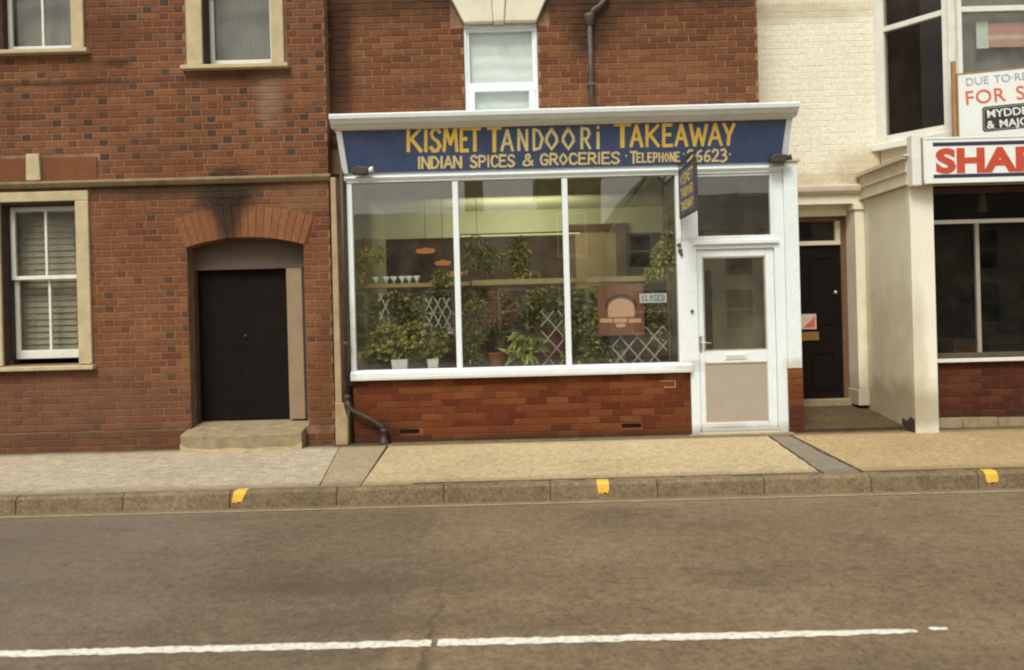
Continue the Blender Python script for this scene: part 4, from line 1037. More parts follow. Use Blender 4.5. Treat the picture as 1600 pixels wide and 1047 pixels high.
outer = [(c_+(hw_+.035)*math.cos(a), .1149, az1-.10+.15*math.sin(a)) for a in [PI*k/12 for k in range(13)]]
inner = [(c_+(hw_+.015)*math.cos(a), .1149, az1-.11+.135*math.sin(a)) for a in [PI*k/12 for k in range(13)]]
for k in range(12): m.face([inner[k], outer[k], outer[k+1], inner[k+1]])
q = rect(1003, 470, 1007, 515, .11); 
m.build('dark_outline', mat('poster_line', (.04,.02,.015), .8), po)
q = rect(999, 459, 1042, 472, .06)
cl = thing('closed_sign', 'small white CLOSED sign hanging inside the right window pane', 'sign', ((q[0]+q[1])/2, .06, q[2]))
plate = MB().box(q[0], q[1], .055, .061, q[2]-.005, q[3]).build('plate', SIGNW, cl, bevel=.003)
m = MB(); xs = spread('CLOSED', q[0]+.03, q[1]-.03, .012)
letters(m, [(c, a, b, q[3]-.022, q[2]+.018) for c, (a, b) in zip('CLOSED', xs)], .010, lambda x, y, l: Vector((x, .055-l, y)))
m.build('lettering', mat('closed_blue', (.12,.16,.26), .5), cl)
m = MB(); m.tube([(q[0]+.05, .058, q[3]), ((q[0]+q[1])/2, .05, q[3]+.10), (q[1]-.05, .058, q[3])], .002, 4); m.build('string', LEAD, cl)

# ---- plants
def leaf(mb, p, d, up, L, Wd, mi, bend=.25):
    d = d.normalized(); s = d.cross(up); 
    if s.length < .1: s = d.cross(Vector((1, 0, .2)))
    s.normalize(); nn = s.cross(d).normalized()
    mid = p+d*L*.5; tip = p+d*L*1.0-nn*L*bend
    mb.face([p, mid-s*Wd/2+nn*.1*Wd, tip, mid+s*Wd/2+nn*.1*Wd], mi)
def foliage(n, boxes, L, Wd, droop=.0, weights=(3, 4, 2), face=-.4):
    mb = MB()
    tot = sum(b[3]*b[5] for b in boxes)
    for (cx_, cy_, cz_, rx, ry, rz) in boxes:
        for k in range(int(n*rx*rz/sum(b[3]*b[5] for b in boxes))):
            while True:
                q = Vector((random.uniform(-1, 1), random.uniform(-1, 1), random.uniform(-1, 1)))
                if q.length < 1: break
            p = Vector((cx_+q.x*rx, cy_+q.y*ry, cz_+q.z*rz))
            d = Vector((q.x*.8+random.uniform(-.7, .7), face+random.uniform(-.6, .5), random.uniform(-.5, .8)-droop))
            up = Vector((random.uniform(-.4, .4), random.uniform(-1, -.2), random.uniform(.1, 1)))
            sc = random.uniform(.6, 1.3)
            leaf(mb, p, d, up, L*sc, Wd*sc, random.choices((0, 1, 2), weights)[0])
    return mb
def P_(px, py, Y): x, z = at(px, py, Y); return x, Y, z
def plant(name, label, boxes, n, L, Wd, mats, base, droop=0, weights=(3, 4, 2), stems=6, pot=None, flowers=None, cat='plant', hang=False, group=None):
    t = thing(name, label, cat, base, group)
    bx = [(*P_(a, b, Y), rx, ry, rz) for (a, b, Y, rx, ry, rz) in boxes]
    foliage(n, bx, L, Wd, droop, weights).build('foliage', mats, t)
    m = MB()
    for k in range(stems):
        c = bx[k % len(bx)]; tgt = Vector(c[:3])+Vector((random.uniform(-.7, .7)*c[3], random.uniform(-.5, .5)*c[4], random.uniform(-.3, .8)*c[5]))
        b0 = Vector(base)+Vector((random.uniform(-.02, .02), 0, 0)); mid = (b0+tgt)/2+Vector((random.uniform(-.03, .03), 0, .02))
        m.tube([b0, mid, tgt], .004, 5)
    if stems: m.build('stem', STEM, t)
    if pot:
        pc, pr, ph, pm = pot
        o = MB(); o.lathe(pc, [(0, 0), (pr*.76, 0), (pr, ph*.85), (pr*1.08, ph*.86), (pr*1.08, ph), (pr*.94, ph), (pr*.92, ph*.9), (0, ph*.88)], 20)
        o.build('pot', pm, t, smooth=False)
    if flowers:
        for (px, py, Y, r_) in flowers:
            c = Vector(P_(px, py, Y)); m = MB()
            for q in range(26):
                d = Vector((random.uniform(-1, 1), random.uniform(-1, .3), random.uniform(-1, 1))).normalized()
                leaf(m, c+d*r_*.4, d, Vector((0, 0, 1)), r_*.8, r_*.7, 0)
            m.build('flower', PETAL, t)
    return t
LZ = .977
grp = 'pot plants in the shop window'
# geraniums along the ledge, left pane
def rectpot(px0, px1, py0, label):
    a, zt = at(px0, py0, .2); b, _ = at(px1, py0, .2); o = MB()
    o.prism([(a+.012, .15, LZ), (b-.012, .15, LZ), (b, .14, zt), (a, .14, zt)], (0, .14, 0)); return tag(o.build('plant_trough', POTW, bevel=.004), label, 'planter')
rectpot(612, 638, 562, 'white plant pot under the left geranium in the left pane')
rectpot(668, 686, 561, 'smaller white plant pot near the first window bar')
plant('geranium', 'bushy green geranium with yellowish leaves over the left white pot', [(612, 545, .28, .20, .12, .14), (600, 520, .34, .14, .1, .12), (580, 552, .3, .09, .1, .13)], 900, .062, .052, LEAFS, (at(618, 560, .28)[0], .28, 1.06), group=grp, weights=(3,4,3))
plant('geranium', 'full green geranium with pink blooms beside the first window bar', [(662, 545, .26, .26, .12, .15), (690, 528, .3, .12, .1, .12), (648, 518, .33, .18, .1, .10)], 1150, .062, .052, LEAFS, (at(676, 560, .28)[0], .28, 1.06), group=grp,
      flowers=[(661, 519, .2, .035), (704, 516, .2, .045)], weights=(3,4,3))
plant('trailing_plant', 'tall dark climbing plant behind the left pane trellis', [(640, 500, .5, .26, .1, .28), (690, 440, .5, .13, .1, .16), (684, 470, .5, .14, .1, .15), (615, 470, .5, .16, .1, .12)], 1200, .055, .035, LEAFS, (at(660, 560, .5)[0], .5, LZ), weights=(5,3,1))
plant('hanging_plant', 'yellowish drooping plant against the green wall at the far left of the window', [(573, 395, .5, .10, .1, .10), (562, 415, .5, .06, .08, .22), (592, 390, .6, .06, .08, .13)], 260, .09, .022, [LEAFS[1], LEAFS[2], LEAFY[1]], (at(570, 370, .5)[0], .5, at(570, 370, .5)[1]), droop=.9, weights=(3,4,2))
plant('hanging_plant', 'green fern hanging high behind the middle pane, left one', [(745, 400, .6, .20, .14, .22), (738, 380, .6, .16, .12, .10), (770, 405, .6, .10, .1, .16)], 900, .10, .016, LEAFS, (at(748, 360, .6)[0], .6, at(748, 366, .6)[1]), droop=.9, weights=(5,4,1))
plant('hanging_plant', 'brighter green plant hanging high behind the middle pane, right one', [(812, 400, .6, .11, .1, .26), (822, 430, .6, .16, .1, .08), (800, 390, .6, .05, .08, .1)], 620, .075, .030, LEAFS, (at(812, 372, .6)[0], .6, at(812, 376, .6)[1]), droop=.7, weights=(3,5,2))
plant('dry_plant', 'withered brown plant with tangled stems in the middle pane', [(790, 485, .4, .17, .12, .22), (770, 500, .4, .10, .1, .16), (785, 465, .42, .14, .1, .10)], 620, .06, .020, LEAFD, (at(782, 560, .4)[0], .4, LZ+.1), stems=16, weights=(4,3,3),
      pot=((at(777, 560, .35)[0], .34, LZ), .11, .16, TERRA))
plant('pot_plant', 'broad leaved plant with yellow and dark green leaves in the middle pane', [(818, 530, .25, .13, .1, .12), (812, 552, .25, .15, .1, .12), (835, 535, .28, .08, .08, .12)], 90, .19, .050, LEAFY, (at(815, 570, .25)[0], .25, LZ), droop=.35, weights=(3,2,2), group=grp)
plant('pot_plant', 'leafy plant in the bottom left corner of the middle pane', [(735, 555, .25, .13, .1, .12), (742, 535, .3, .1, .1, .12), (745, 500, .45, .16, .1, .25)], 620, .075, .024, LEAFS, (at(738, 572, .3)[0], .3, LZ), weights=(4,4,2), group=grp)
plant('trailing_plant', 'dark green creeper hanging under the shelf right of the middle pane', [(850, 465, .5, .24, .1, .14), (860, 500, .5, .16, .1, .12), (832, 480, .5, .1, .1, .12)], 700, .055, .035, LEAFS, (at(850, 452, .5)[0], .5, at(850, 454, .5)[1]), weights=(5,4,1))
plant('pot_plant', 'dense dark green bush filling the left of the right pane', [(915, 520, .32, .26, .14, .30), (900, 480, .35, .16, .1, .18), (938, 552, .28, .28, .1, .14), (905, 555, .25, .18, .1, .12)], 1700, .062, .045, LEAFS, (at(915, 572, .32)[0], .32, LZ), weights=(5,4,1), group=grp)
plant('pot_plant', 'green plant behind the top of the poster board', [(960, 455, .5, .3, .1, .06), (905, 460, .5, .15, .1, .08)], 260, .055, .035, LEAFS, (at(930, 470, .5)[0], .5, at(930, 475, .5)[1]), weights=(5,4,1), group=grp)
plant('hanging_plant', 'yellow green plant hanging beside the wooden post at the right end', [(1035, 400, .35, .10, .1, .24), (1025, 425, .35, .13, .1, .10), (1040, 380, .35, .05, .08, .16)], 420, .075, .032, [LEAFS[1], LEAFS[2], LEAFY[1]], (at(1038, 352, .35)[0], .35, at(1038, 352, .35)[1]), droop=.6, weights=(4,3,1))
plant('dry_plant', 'pale pot plant behind the trellis near the wooden post', [(1028, 510, .3, .10, .1, .28)], 220, .07, .03, [LEAFS[0], LEAFS[2], LEAFD[2]], (at(1028, 570, .3)[0], .3, LZ), weights=(4,2,2))
plant('trailing_plant', 'loose mass of dull leaves behind the plants of the left pane', [(610, 500, .56, .30, .06, .34), (690, 500, .56, .20, .06, .4), (650, 470, .56, .3, .05, .12)], 900, .065, .045, LEAFS, (at(640, 570, .56)[0], .56, LZ), weights=(6,4,1))
plant('trailing_plant', 'loose mass of dull leaves behind the withered plant', [(735, 490, .57, .16, .05, .40), (800, 520, .57, .30, .05, .26), (760, 462, .57, .2, .05, .10)], 900, .065, .045, [LEAFS[0], LEAFS[1], LEAFD[2]], (at(760, 570, .57)[0], .57, LZ), weights=(6,4,2))
plant('trailing_plant', 'loose mass of dark leaves between poster and second window bar', [(910, 500, .56, .22, .05, .36), (975, 480, .57, .36, .04, .18), (1020, 490, .57, .16, .05, .28)], 900, .065, .045, LEAFS, (at(920, 570, .56)[0], .56, LZ), weights=(6,4,1))
o = MB().lathe((at(560, 560, .3)[0]+.03, .3, LZ), [(0, 0), (.06, 0), (.075, .22), (.07, .22), (.06, .02)], 16).build('vase', CREAMP, smooth=True); tag(o, 'tall pale vase in the bottom left corner of the shop window', 'vase')

# ================================================================== RIGHT CREAM BUILDING
CY = 1.0
cb = thing('cream_building', 'cream painted building with bay window, recessed black door and right hand shopfront', 'building', (5.6, 0, .12))
cw = MB()
Wc = wall('upper_wall', 2.99, 4.735, 3.05, TOP, CY+.007, .25, [], C_MORTAR, cb)
rowsC = [b for b in lay(2.99, 4.73, 3.10, .0775, .222, .105, .010, 'stretcher', 36, []) if b[1] < 6.0]
set_bricks([b for b in rowsC], CY+.0052, Wc, lambda k, x, z: random.choice(CB), 240, 0, t=.012)
MB().box(3.0, 9.5, 4.4, 8, .1, TOP).build('rear_body', CREAM, cb)
# recess: door, frame, cornice, floor
RY = 1.28
MB().box(3.331, 4.50, CY-.02, CY+.24, 2.885, 3.048).build('frieze', CREAM, cb, bevel=.004)
MB().prism([(3.331, CY-.021, 3.00), (3.331, CY-.06, 3.01), (3.331, CY-.09, 3.045), (3.331, CY-.10, 3.09), (3.331, CY-.10, 3.115), (3.331, CY-.02, 3.135)], (1.168, 0, 0)).build('door_cornice', OFFW, cb, bevel=.004)
MB().box(3.331, 4.36, RY-.12, RY+.02, 2.755, 2.884).build('door_lintel', CREAM, cb, bevel=.004)
pxl, pxr = 4.375, 4.498
MB().box(pxl, pxr, CY-.05, RY, .52, 2.80).build('door_pilaster', CREAM, cb, bevel=.008); MB().box(pxl-.02, pxr, CY-.075, RY, .32, .519).build('pilaster_base', CREAM, cb, bevel=.008)
MB().box(pxl-.02, pxr, CY-.075, RY-.13, 2.801, 2.884).build('pilaster_cap', CREAM, cb, bevel=.006)
m = MB(); m.box(4.30, 4.374, RY-.03, RY+.05, .33, 2.754); m.box(3.331, 3.40, RY-.03, RY+.05, .33, 2.754)
dfm = m.build('door_frame', BROWNW, cb, bevel=.004)
MB().box(3.401, 4.299, RY-.028, RY+.048, 2.695, 2.753).build('frame_head', BROWNW, dfm)
MB().box(3.401, 4.299, RY-.035, RY+.049, 2.385, 2.44).build('transom_bar', OFFW, dfm, bevel=.004); MB().box(4.235, 4.299, RY-.026, RY+.045, 2.441, 2.694).build('fanlight_frame', OFFW, dfm)
MB().box(3.401, 4.236, RY+.01, RY+.015, 2.441, 2.694).build('pane', G3, dfm)
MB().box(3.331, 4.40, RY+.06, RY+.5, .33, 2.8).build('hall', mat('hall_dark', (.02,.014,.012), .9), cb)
dd = MB().box(3.402, 4.298, RY, RY+.045, .385, 2.384).build('door', DOORB, cb)
m = MB()
for (a, b, c, d) in ((3.48, 3.80, 1.35, 2.25), (3.90, 4.22, 1.35, 2.25), (3.48, 3.80, .5, 1.0), (3.90, 4.22, .5, 1.0)):
    m.box(a, b, RY-.012, RY-.0005, c, c+.03); m.box(a, b, RY-.012, RY-.0005, d-.03, d); m.box(a, a+.03, RY-.0125, RY-.0007, c+.03, d-.03); m.box(b-.03, b, RY-.0125, RY-.0007, c+.03, d-.03)
m.build('moulding', DOORB, dd)
kx, kz = at(1304, 457, RY); MB().tube([(kx, RY-.05, kz), (kx, RY, kz)], .022, 12).build('knob', CHROME, dd, smooth=True)
q = rect(1252, 519, 1279, 528, RY); MB().box(q[0]-.1, q[1], RY-.02, RY-.013, q[2]-.03, q[3]).build('letter_plate', mat('old_brass', (.30,.17,.06), .45, .2, 10, metallic=.5), dd, bevel=.003)
q = rect(1250, 491, 1275, 514, RY)
stk = thing('door_notice', 'white and red notice stuck on the recessed black door', 'notice', ((q[0]+q[1])/2, RY-.02, q[2]))
MB().box(q[0]-.08, q[1], RY-.020, RY-.016, q[2], q[3]).build('card', mat('pinkish_card', (.62,.50,.42), .6), stk)
MB().prism([(q[0]+.03, RY-.0205, q[2]+.02), (q[1]-.015, RY-.0205, q[2]+.02), (q[1]-.015, RY-.0205, q[3]-.03)], (0, -.001, 0)).build('red_print', mat('notice_red', (.60,.13,.06), .6), stk)
MB().box(3.331, 4.50, RY-.10, RY+.02, .20, .384).build('door_step', CONC, cb, bevel=.01)
MB().prism([(3.331, -.03, .10), (3.331, RY-.101, .10), (3.331, RY-.101, .30), (3.331, -.03, .186)], (1.168, 0, 0)).build('passage_floor', ground_mat('passage_concrete', (.065,.045,.024), (.12,.084,.045), 7, (.2,.15,.08)), cb, bevel=.004)
MB().box(3.331, 4.499, -.045, -.031, .10, .178).build('floor_edge', mat('dark_edge', (.05,.03,.015), .9, .3, 15), cb)
# projecting right shop: return wall, pilaster
FY = -.28
rw = MB(); rw.box(4.50, 4.70, FY+.055, CY+.26, .10, 2.92); rw.build('return_wall', CREAM, cb, bevel=.003)
m = MB(); m.prism([(4.494, FY-.005, .12), (4.494, FY+.33, .12), (4.494, FY+.30, .27), (4.494, FY+.18, .25), (4.494, FY+.10, .31), (4.494, FY-.005, .29)], (.006, 0, 0)); m.build('bare_patch', mat('bare_dirt', (.05,.032,.02), .95, .3, 20), cb)
MB().box(4.498, 4.762, FY-.02, FY+.054, .10, 2.92).build('front_pilaster', mat('cream_gloss', (.80,.79,.67), .5, .04, 4, group=WG_cream), cb, bevel=.006)
MB().prism([(4.46, FY-.03, 2.925), (4.46, CY-.02, 2.925), (4.46, CY-.02, 3.24), (4.46, FY-.03, 3.24)], (.24, 0, 0)).build('return_fascia', OFFW, cb, bevel=.004)
m = MB()
for (z, o, h) in ((3.241, .05, .025), (3.09, .018, .022), (2.945, .02, .02)): m.box(4.46-o, 4.4595, FY-.06, CY-.02, z-h, z)
m.box(4.41, 4.72, FY-.08, CY-.02, 3.2415, 3.262); m.build('fascia_moulding', OFFW, cb, bevel=.004)
MB().box(4.470, 4.575, FY-.16, FY-.032, 2.90, 3.46).build('console', SASHW, cb, bevel=.008)
MB().box(4.72, 9.5, FY+.03, CY+.3, 3.20, 3.26).build('shopfront_roof', LEAD, cb)
MB().box(4.701, 9.5, FY-.03, FY+.03, 2.91, 3.262).build('fascia_backing', OFFW, cb)
# right shop window
RYw = .06
m = MB(); m.box(4.763, 9.5, RYw-.04, RYw+.06, .945, 1.005); shw = m.build('shop_window', LEAD, cb, bevel=.006)
MB().box(4.763, 9.5, RYw-.065, RYw+.059, .90, .944).build('sill', SASHW, shw, bevel=.006)
MB().box(4.763, 9.5, RYw-.02, RYw+.04, 2.51, 2.555).build('transom', SASHW, shw, bevel=.004)
MB().box(4.763, 9.5, RYw-.02, RYw+.04, 2.86, 2.93).build('head', LEAD, shw)
for x in (5.43, 6.9, 8.3): MB().box(x-.022, x+.022, RYw-.018, RYw+.038, 1.006, 2.509).build('mullion', METAL, shw, bevel=.004)
for x in (6.1, 7.6): MB().box(x-.022, x+.022, RYw-.018, RYw+.038, 2.556, 2.859).build('mullion', METAL, shw, bevel=.004)
MB().box(4.76, 9.5, RYw+.01, RYw+.016, 1.0, 2.52).build('pane', G3, shw); MB().box(4.76, 9.5, RYw+.01, RYw+.016, 2.55, 2.87).build('pane', G3, shw)
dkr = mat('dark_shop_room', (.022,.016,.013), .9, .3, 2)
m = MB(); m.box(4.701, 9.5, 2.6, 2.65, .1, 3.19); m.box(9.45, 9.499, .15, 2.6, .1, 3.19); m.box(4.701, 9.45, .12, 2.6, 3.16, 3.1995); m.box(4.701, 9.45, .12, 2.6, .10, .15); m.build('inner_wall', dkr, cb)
m = MB(); xx, zz = at(1536, 305, .5); m.prism([(xx-.02, .5, zz+.02), (xx+.02, .5, zz+.02), (xx+.05, .5, zz-.20), (xx-.05, .5, zz-.20)], (0, .06, 0))
tag(m.build('hanging_lamp', METAL), 'pale narrow lamp hanging high inside the dark right hand shop window', 'lamp')
for k, (px0, px1, py, Y, hh, mt, lab) in enumerate(((1490, 1530, 545, .9, .30, BROWNW, 'brown box low inside the dark shop window on the left'), (1545, 1600, 540, 1.1, .36, REVEAL, 'dark appliance low inside the dark shop window on the right'))):
    a, z = at(px0, py, Y); b, _ = at(px1, py, Y)
    t = thing('display_box', lab, 'box', ((a+b)/2, Y, .9)); MB().box(a, b, Y, Y+.4, .9, z+hh*.3).build('body', mt, t, bevel=.01); MB().box(a-.01, b+.01, Y-.01, Y+.41, z+hh*.3+.001, z+hh*.3+.02).build('top', mt, t)
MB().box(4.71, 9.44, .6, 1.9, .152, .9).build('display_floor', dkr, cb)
rr = MB().box(4.763, 9.5, RYw+.007, RYw+.12, .10, .898).build('stall_riser', D_MORTAR, cb)
set_bricks(lay(4.764, 9.5, .262, .0795, .235, .11, .010, 'stretcher', 8, []), RYw, rr, lambda k, x, z: random.choice(DB), 60, 0)
ftm = MB(); x = 4.765
while x < 9.4:
    l = random.uniform(.28, .45); ftm = MB().prism([(x, RYw-.07, .13), (x+l, RYw-.07, .13), (x+l, RYw-.06, .25+random.uniform(-.01,.01)), (x, RYw-.06, .25+random.uniform(-.01,.01))], (0, .065, 0)); ftm.build('footing_stone', CONC if random.random() < .6 else LEDGE, rr, bevel=.008); x += l+.006
# bay window on the first floor
A, Bq, Cq, Dq = (4.70, CY), (5.29, .22), (7.25, .22), (7.84, CY)
BZ0, BZ1 = 3.62, 6.5
bay = MB().prism([(x, y, 3.54) for x, y in ((4.62, CY+.005), (5.26, .155), (7.28, .155), (7.92, CY+.005))], (0, 0, .085)).build('bay_sill', SASHW, cb, bevel=.008)
MB().prism([(x, y, 3.262) for x, y in ((4.745, CY+.005), (5.31, .26), (7.23, .26), (7.79, CY+.005))], (0, 0, .277)).build('bay_apron', CREAM, cb)
MB().prism([(x, y, BZ1) for x, y in ((4.66, CY+.005), (5.27, .18), (7.27, .18), (7.88, CY+.005))], (0, 0, .2)).build('bay_head', SASHW, cb)
MB().box(7.84, 9.5, CY, CY+.25, 3.05, TOP).build('upper_wall', C_MORTAR, cb)
def seg(p, q, s0, s1, z0, z1, th0, th1, name, m, par, bevel=.004):
    d = Vector((q[0]-p[0], q[1]-p[1])).normalized(); n = Vector((d.y, -d.x))
    if n.y > 0: n = -n
    a = Vector(p)+d*s0; b = Vector(p)+d*s1
    P = [(a+n*th0), (b+n*th0), (b-n*th1), (a-n*th1)]
    return MB().prism([(v.x, v.y, z0) for v in P], (0, 0, z1-z0)).build(name, m, par, bevel=bevel)
for (p, q, nw) in ((A, Bq, 'side_window'), (Bq, Cq, 'front_window'), (Cq, Dq, 'side_window')):
    L = math.hypot(q[0]-p[0], q[1]-p[1]); e = .045 if nw == 'front_window' else .0
    f0 = seg(p, q, e, .12, BZ0+.006, BZ1, .0, .10, nw, SASHW, cb)
    seg(p, q, L-(.13 if e else .12), L-e, BZ0+.006, BZ1, .0, .10, 'frame', SASHW, f0)
    seg(p, q, .121, L-.131 if e else L-.121, BZ0+.006, BZ0+.10, .0-.006, .09, 'frame', SASHW, f0); 
    seg(p, q, .121, L-.131 if e else L-.121, 5.03, 5.095, .0-.006, .09, 'transom', SASHW, f0)
    seg(p, q, .121, L-.131 if e else L-.121, BZ1-.08, BZ1, .0-.006, .09, 'frame', SASHW, f0)
    if e: seg(p, q, L/2-.03, L/2+.03, BZ0+.101, BZ1-.081, -.008, .08, 'mullion', SASHW, f0)
    seg(p, q, .119, L-.119, BZ0+.09, 5.04, -.04, .046, 'pane', G3 if not e else G2, f0, 0); seg(p, q, .119, L-.119, 5.09, BZ1-.07, -.04, .046, 'pane', G3 if not e else G2, f0, 0)
seg(A, Bq, .94, 1.02, BZ0+.006, BZ1-.001, .03, .06, 'corner_post', SASHW, cb); 
m = MB(); m.box(4.75, 7.8, 1.9, 1.95, 3.3, TOP); m.build('bay_room_wall', mat('bay_room', (.06,.04,.032), .9), cb)
MB().box(4.74, 7.8, CY+.01, 1.9, 3.27, 3.30).build('bay_room_floor', DARK_IN, cb)
curtain('net_curtain', 5.45, 7.1, .42, 3.65, 6.45, CURT, 'grey net curtain behind the front bay window', folds=22)
q = rect(1527, 33, 1600, 73, .30)
fl = thing('window_placard', 'pale and faded red placard behind the front bay window glass', 'placard', ((q[0]+q[1])/2, .33, q[2]))
MB().box(q[0], q[0]+.14, .325, .332, q[2], q[3]).build('white_panel', mat('placard_white', (.62,.66,.62), .7), fl)
m = MB(); q1 = q[0]+.141; m.box(q1, q[1]+.05, .3255, .3315, q[2]+.01, q[2]+.10); m.box(q1, q[1]+.05, .3255, .3315, q[2]+.16, q[3]-.02); m.build('red_panel', mat('placard_red', (.52,.25,.22), .7), fl)
MB().box(q1, q[1]+.05, .3262, .3318, q[2]+.101, q[2]+.159).build('pale_stripe', mat('placard_pale', (.6,.44,.38), .7), fl)

# ---- SHA.. fascia sign
def text(s, x, y, z, size, sx, m, parent, off=.0, ext=.002, rot=0, name='lettering', spacing=1.0, origin=None):
    cu = bpy.data.curves.new('t', 'FONT'); cu.body = s; cu.size = size; cu.extrude = ext; cu.offset = off; cu.space_character = spacing; cu.resolution_u = 4
    tmp = bpy.data.objects.new('t', cu); me = bpy.data.meshes.new_from_object(tmp)
    bpy.data.objects.remove(tmp); me.name = name
    M = Matrix.Translation((x, y, z)) @ Matrix.Rotation(rot, 4, 'Y') @ Matrix.Rotation(PI/2, 4, 'X') @ Matrix.Diagonal((sx, 1, 1, 1))
    me.transform(M); o0 = Vector((x, y, z)); me.transform(Matrix.Translation(-o0))
    me.materials.clear(); me.materials.append(m)
    o = bpy.data.objects.new(name, me); COL.objects.link(o); o.parent = parent; o.location = o0-WL[parent]; WL[o] = o0
    return o
SY = -.46
x0, zt = at(1441, 215, SY); _, zb = at(1443, 288, SY)
ss = thing('shop_sign', 'white box sign with red letters and navy bars over the dark shop window', 'sign', (6.2, SY, zb))
MB().box(x0, 8.9, SY, SY+.17, zb, zt).build('sign_box', METAL, ss, bevel=.004)
MB().box(x0+.03, 8.87, SY-.006, SY-.0005, zb+.028, zt-.028).build('sign_face', SIGNW, ss)
m = MB(); m.box(x0+.012, 8.89, SY-.012, SY-.0003, zt-.026, zt-.004); m.box(x0+.012, 8.89, SY-.012, SY-.0003, zb+.004, zb+.026); m.box(x0+.006, x0+.028, SY-.012, SY-.0003, zb+.027, zt-.027)
m.build('sign_trim', SIGNW, ss, bevel=.003)
xa, z1 = at(1457, 226, SY); _, z2 = at(1457, 276, SY)
m = MB(); m.box(xa, 8.7, SY-.0085, SY-.0062, z1-.022, z1+.020); m.box(xa, 8.7, SY-.0085, SY-.0062, z2-.020, z2+.020); m.build('navy_bar', SIGNB, ss)
xa, zb_ = at(1464, 269, SY); _, zt_ = at(1464, 234, SY)
text('SHARP', xa-.01, SY-.0085, zb_, (zt_-zb_)/.70, 1.30, SIGNR, ss, off=.017, spacing=1.02)
# ---- For sale board
BY = -.02; tilt = -math.radians(4.3)
x0, z0 = at(1499, 214, BY); _, zt = at(1496, 117, BY); W_ = 1.65; H_ = zt-z0+.07; z0 -= .07
fb = thing('for_sale_board', 'tilted white for sale board with red and grey lettering standing above the box sign', 'sign', (x0+W_/2, BY, z0))
def tb_(x, z): return (x0+x*math.cos(tilt)-z*math.sin(tilt)*-1*0-0+z*math.sin(tilt)*0, z0+z-x*math.sin(tilt))
def tbox(mb, a, b, c, d, y0, y1):
    P = [(x0+u, z0+v-u*math.sin(tilt)) for u, v in ((a, c), (b, c), (b, d), (a, d))]
    mb.prism([(p[0], y0, p[1]) for p in P], (0, y1-y0, 0)); return mb
tbox(MB(), 0, W_, 0, H_, BY, BY+.018).build('board', SIGNW, fb)
m = MB(); tbox(m, -.012, W_+.012, H_, H_+.014, BY-.006, BY+.022); tbox(m, -.014, -.0005, 0, H_, BY-.006, BY+.022); m.build('edge', TIMBER, fb)
def bt(s, u, v, size, sx, m, **k):
    return text(s, x0+u, BY-.003, z0+v-u*math.sin(tilt), size, sx, m, fb, rot=tilt, ext=.0012, **k)
def words(u, v, gap, ws, size, sx, m, **k):
    for wd_ in ws:
        o = bt(wd_, u, v, size, sx, m, **k)
        u += max(p.co.x for p in o.data.vertices)/math.cos(tilt) + gap
words(.085, H_-.135, .06, ('DUE', 'TO\u00b7RELOCATION'), .125, 1.12, BOARDG)
words(.075, H_-.355, .115, ('FOR', 'SALE'), .225, 1.08, BOARDR, off=.001, spacing=1.06)
m = MB(); c0, c1, d0, d1 = .27, 1.45, H_-.69, H_-.40
def rr_(a, b, c, d, r=.035):
    pts = []
    for (cx_, cz_, s) in ((b-r, c+r, -PI/2), (b-r, d-r, 0), (a+r, d-r, PI/2), (a+r, c+r, PI)):
        for k in range(5): t = s+PI/2*k/4; pts.append((cx_+r*math.cos(t), cz_+r*math.sin(t)))
    return pts
for (g, y_, mt_) in ((0, BY-.0018, BLACKP), (.014, BY-.0030, METAL), (.022, BY-.0042, BLACKP)):
    MB().prism([(x0+u, y_, z0+v-u*math.sin(tilt)) for u, v in rr_(c0+g, c1-g, d0+g, d1-g)], (0, .0012, 0)).build('agent_panel', mt_, fb)
def at2(wd_, u, v):
    o = text(wd_, x0+u, BY-.0055, z0+v-u*math.sin(tilt), .125, 1.12, SIGNW, fb, rot=tilt, ext=.0008, off=.002); return max(p.co.x for p in o.data.vertices)
at2('MYDDELTON', .32, H_-.53); e_ = at2('&', .32, H_-.655); at2('MAJOR', .32+e_+.05, H_-.655)
xs, zs_ = at(1490, 96, .02); MB().box(xs-.028, xs+.022, BY+.025, BY+.065, 3.263, zs_).build('stake', TIMBER, fb, bevel=.004)
MB().box(xs+1.2, xs+1.25, BY+.025, BY+.065, 3.263, zs_).build('stake', TIMBER, fb, bevel=.004)

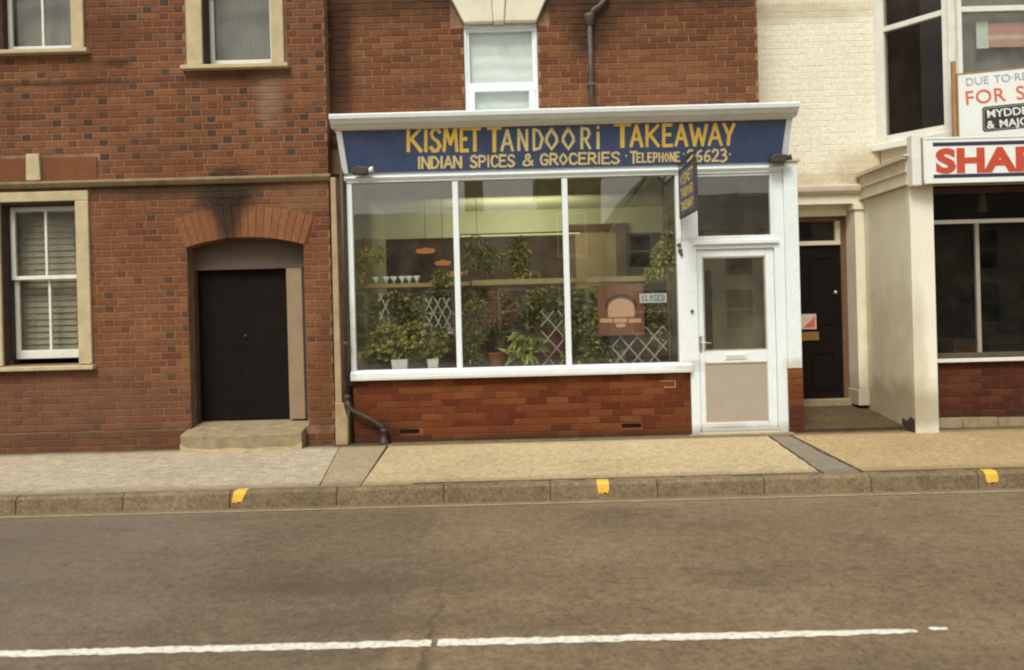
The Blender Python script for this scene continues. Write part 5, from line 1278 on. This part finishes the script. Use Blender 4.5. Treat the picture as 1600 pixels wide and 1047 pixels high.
# ================================================================== ACROSS THE STREET (seen in the glass)
B('far_pavement', -60, 60, -40, -9.06, -.3, .13, PAVE_L, kind='structure')
OB = mat('far_brick', (.16,.08,.05), .9, .2, 3); OR = mat('far_slate', (.06,.05,.05), .8, .2, 3); OW = mat('far_render', (.80,.75,.62), .8, .05, 2); OD = mat('far_pane', (.03,.03,.035), .2, .1, 3)
def far_house(name, label, x0, x1, y, ze, zr, m, wins, gable=False, depth=7):
    t = thing(name, label, 'house', ((x0+x1)/2, y, .13))
    if gable:
        xm = (x0+x1)/2
        MB().prism([(x0, y, .13), (x1, y, .13), (x1, y, ze), (xm, y, zr), (x0, y, ze)], (0, -depth, 0)).build('wall', m, t)
        for s, xe in ((-1, x0), (1, x1)):
            P = [(xm, y+.15, zr+.02), (xe+s*.25, y+.15, ze-.14), (xe+s*.25, y+.15, ze-.36), (xm, y+.15, zr-.22)]
            MB().prism(P, (0, -.06, 0)).build('barge_board', SIGNW, t)
            P = [(xm, y+.2, zr+.14), (xe+s*.3, y+.2, ze-.05), (xe+s*.3, y+.2, ze-.12), (xm, y+.2, zr+.03)]
            MB().prism(P, (0, -depth-.3, 0)).build('roof', OR, t)
    else:
        MB().box(x0, x1, y-depth, y, .13, ze).build('wall', m, t)
        MB().prism([(x0-.2, y+.25, ze), (x0-.2, y-depth/2, zr), (x0-.2, y-depth-.2, ze)], (x1-x0+.4, 0, 0)).build('roof', OR, t)
    for (a, b, c, d) in wins:
        f = MB(); f.box(a-.08, a, y+.001, y+.06, c, d); f.box(b, b+.08, y+.001, y+.06, c, d); f.box(a-.08, b+.08, y+.001, y+.07, d, d+.08); f.box(a-.1, b+.1, y+.001, y+.09, c-.09, c); f.box(a, b, y+.02, y+.05, (c+d)/2-.03, (c+d)/2+.03)
        fo_ = f.build('window', SIGNW, t); MB().box(a, b, y+.005, y+.018, c, d).build('pane', OD, fo_)
    return t
h1 = far_house('far_cottage', 'low brown cottages with slate roof across the road, mirrored in the shop glass', -14, 1.1, -20, 4.3, 5.6, OB, [(x, x+.9, 1.0, 2.4) for x in (-12, -9, -6, -3, -.4)])
for x in (-8.0, -1.7): MB().box(x, x+.7, -23.6, -22.9, 4.9, 7.0).build('chimney', OB, h1)
far_house('far_brick_house', 'tall dull brick house across the road between the cottages and the white gable', 1.2, 3.2, -20, 6.4, 7.8, OB, [(1.7, 2.6, 1.0, 2.4), (1.7, 2.6, 3.6, 5.0)])
far_house('far_white_house', 'white gabled house across the road, mirrored in the right shop pane', 3.35, 5.6, -17, 4.3, 5.9, OW, [(3.75, 4.35, 2.95, 3.95), (4.75, 5.3, 2.95, 3.95), (3.8, 5.0, .9, 2.2)], gable=True)
far_house('far_terrace', 'pale rendered terrace with slate roof at the right across the road', 6.5, 24, -19, 4.2, 5.9, OW, [(x, x+.9, z, z+1.3) for x in (7.2, 10.5, 13, 15.5, 18) for z in (.9, 2.7)])
far_house('far_terrace', 'dull brick terrace at the far left across the road', -30, -15.2, -19, 4.2, 5.9, OB, [(x, x+.9, z, z+1.3) for x in (-28, -25, -22, -19) for z in (.9, 2.7)])
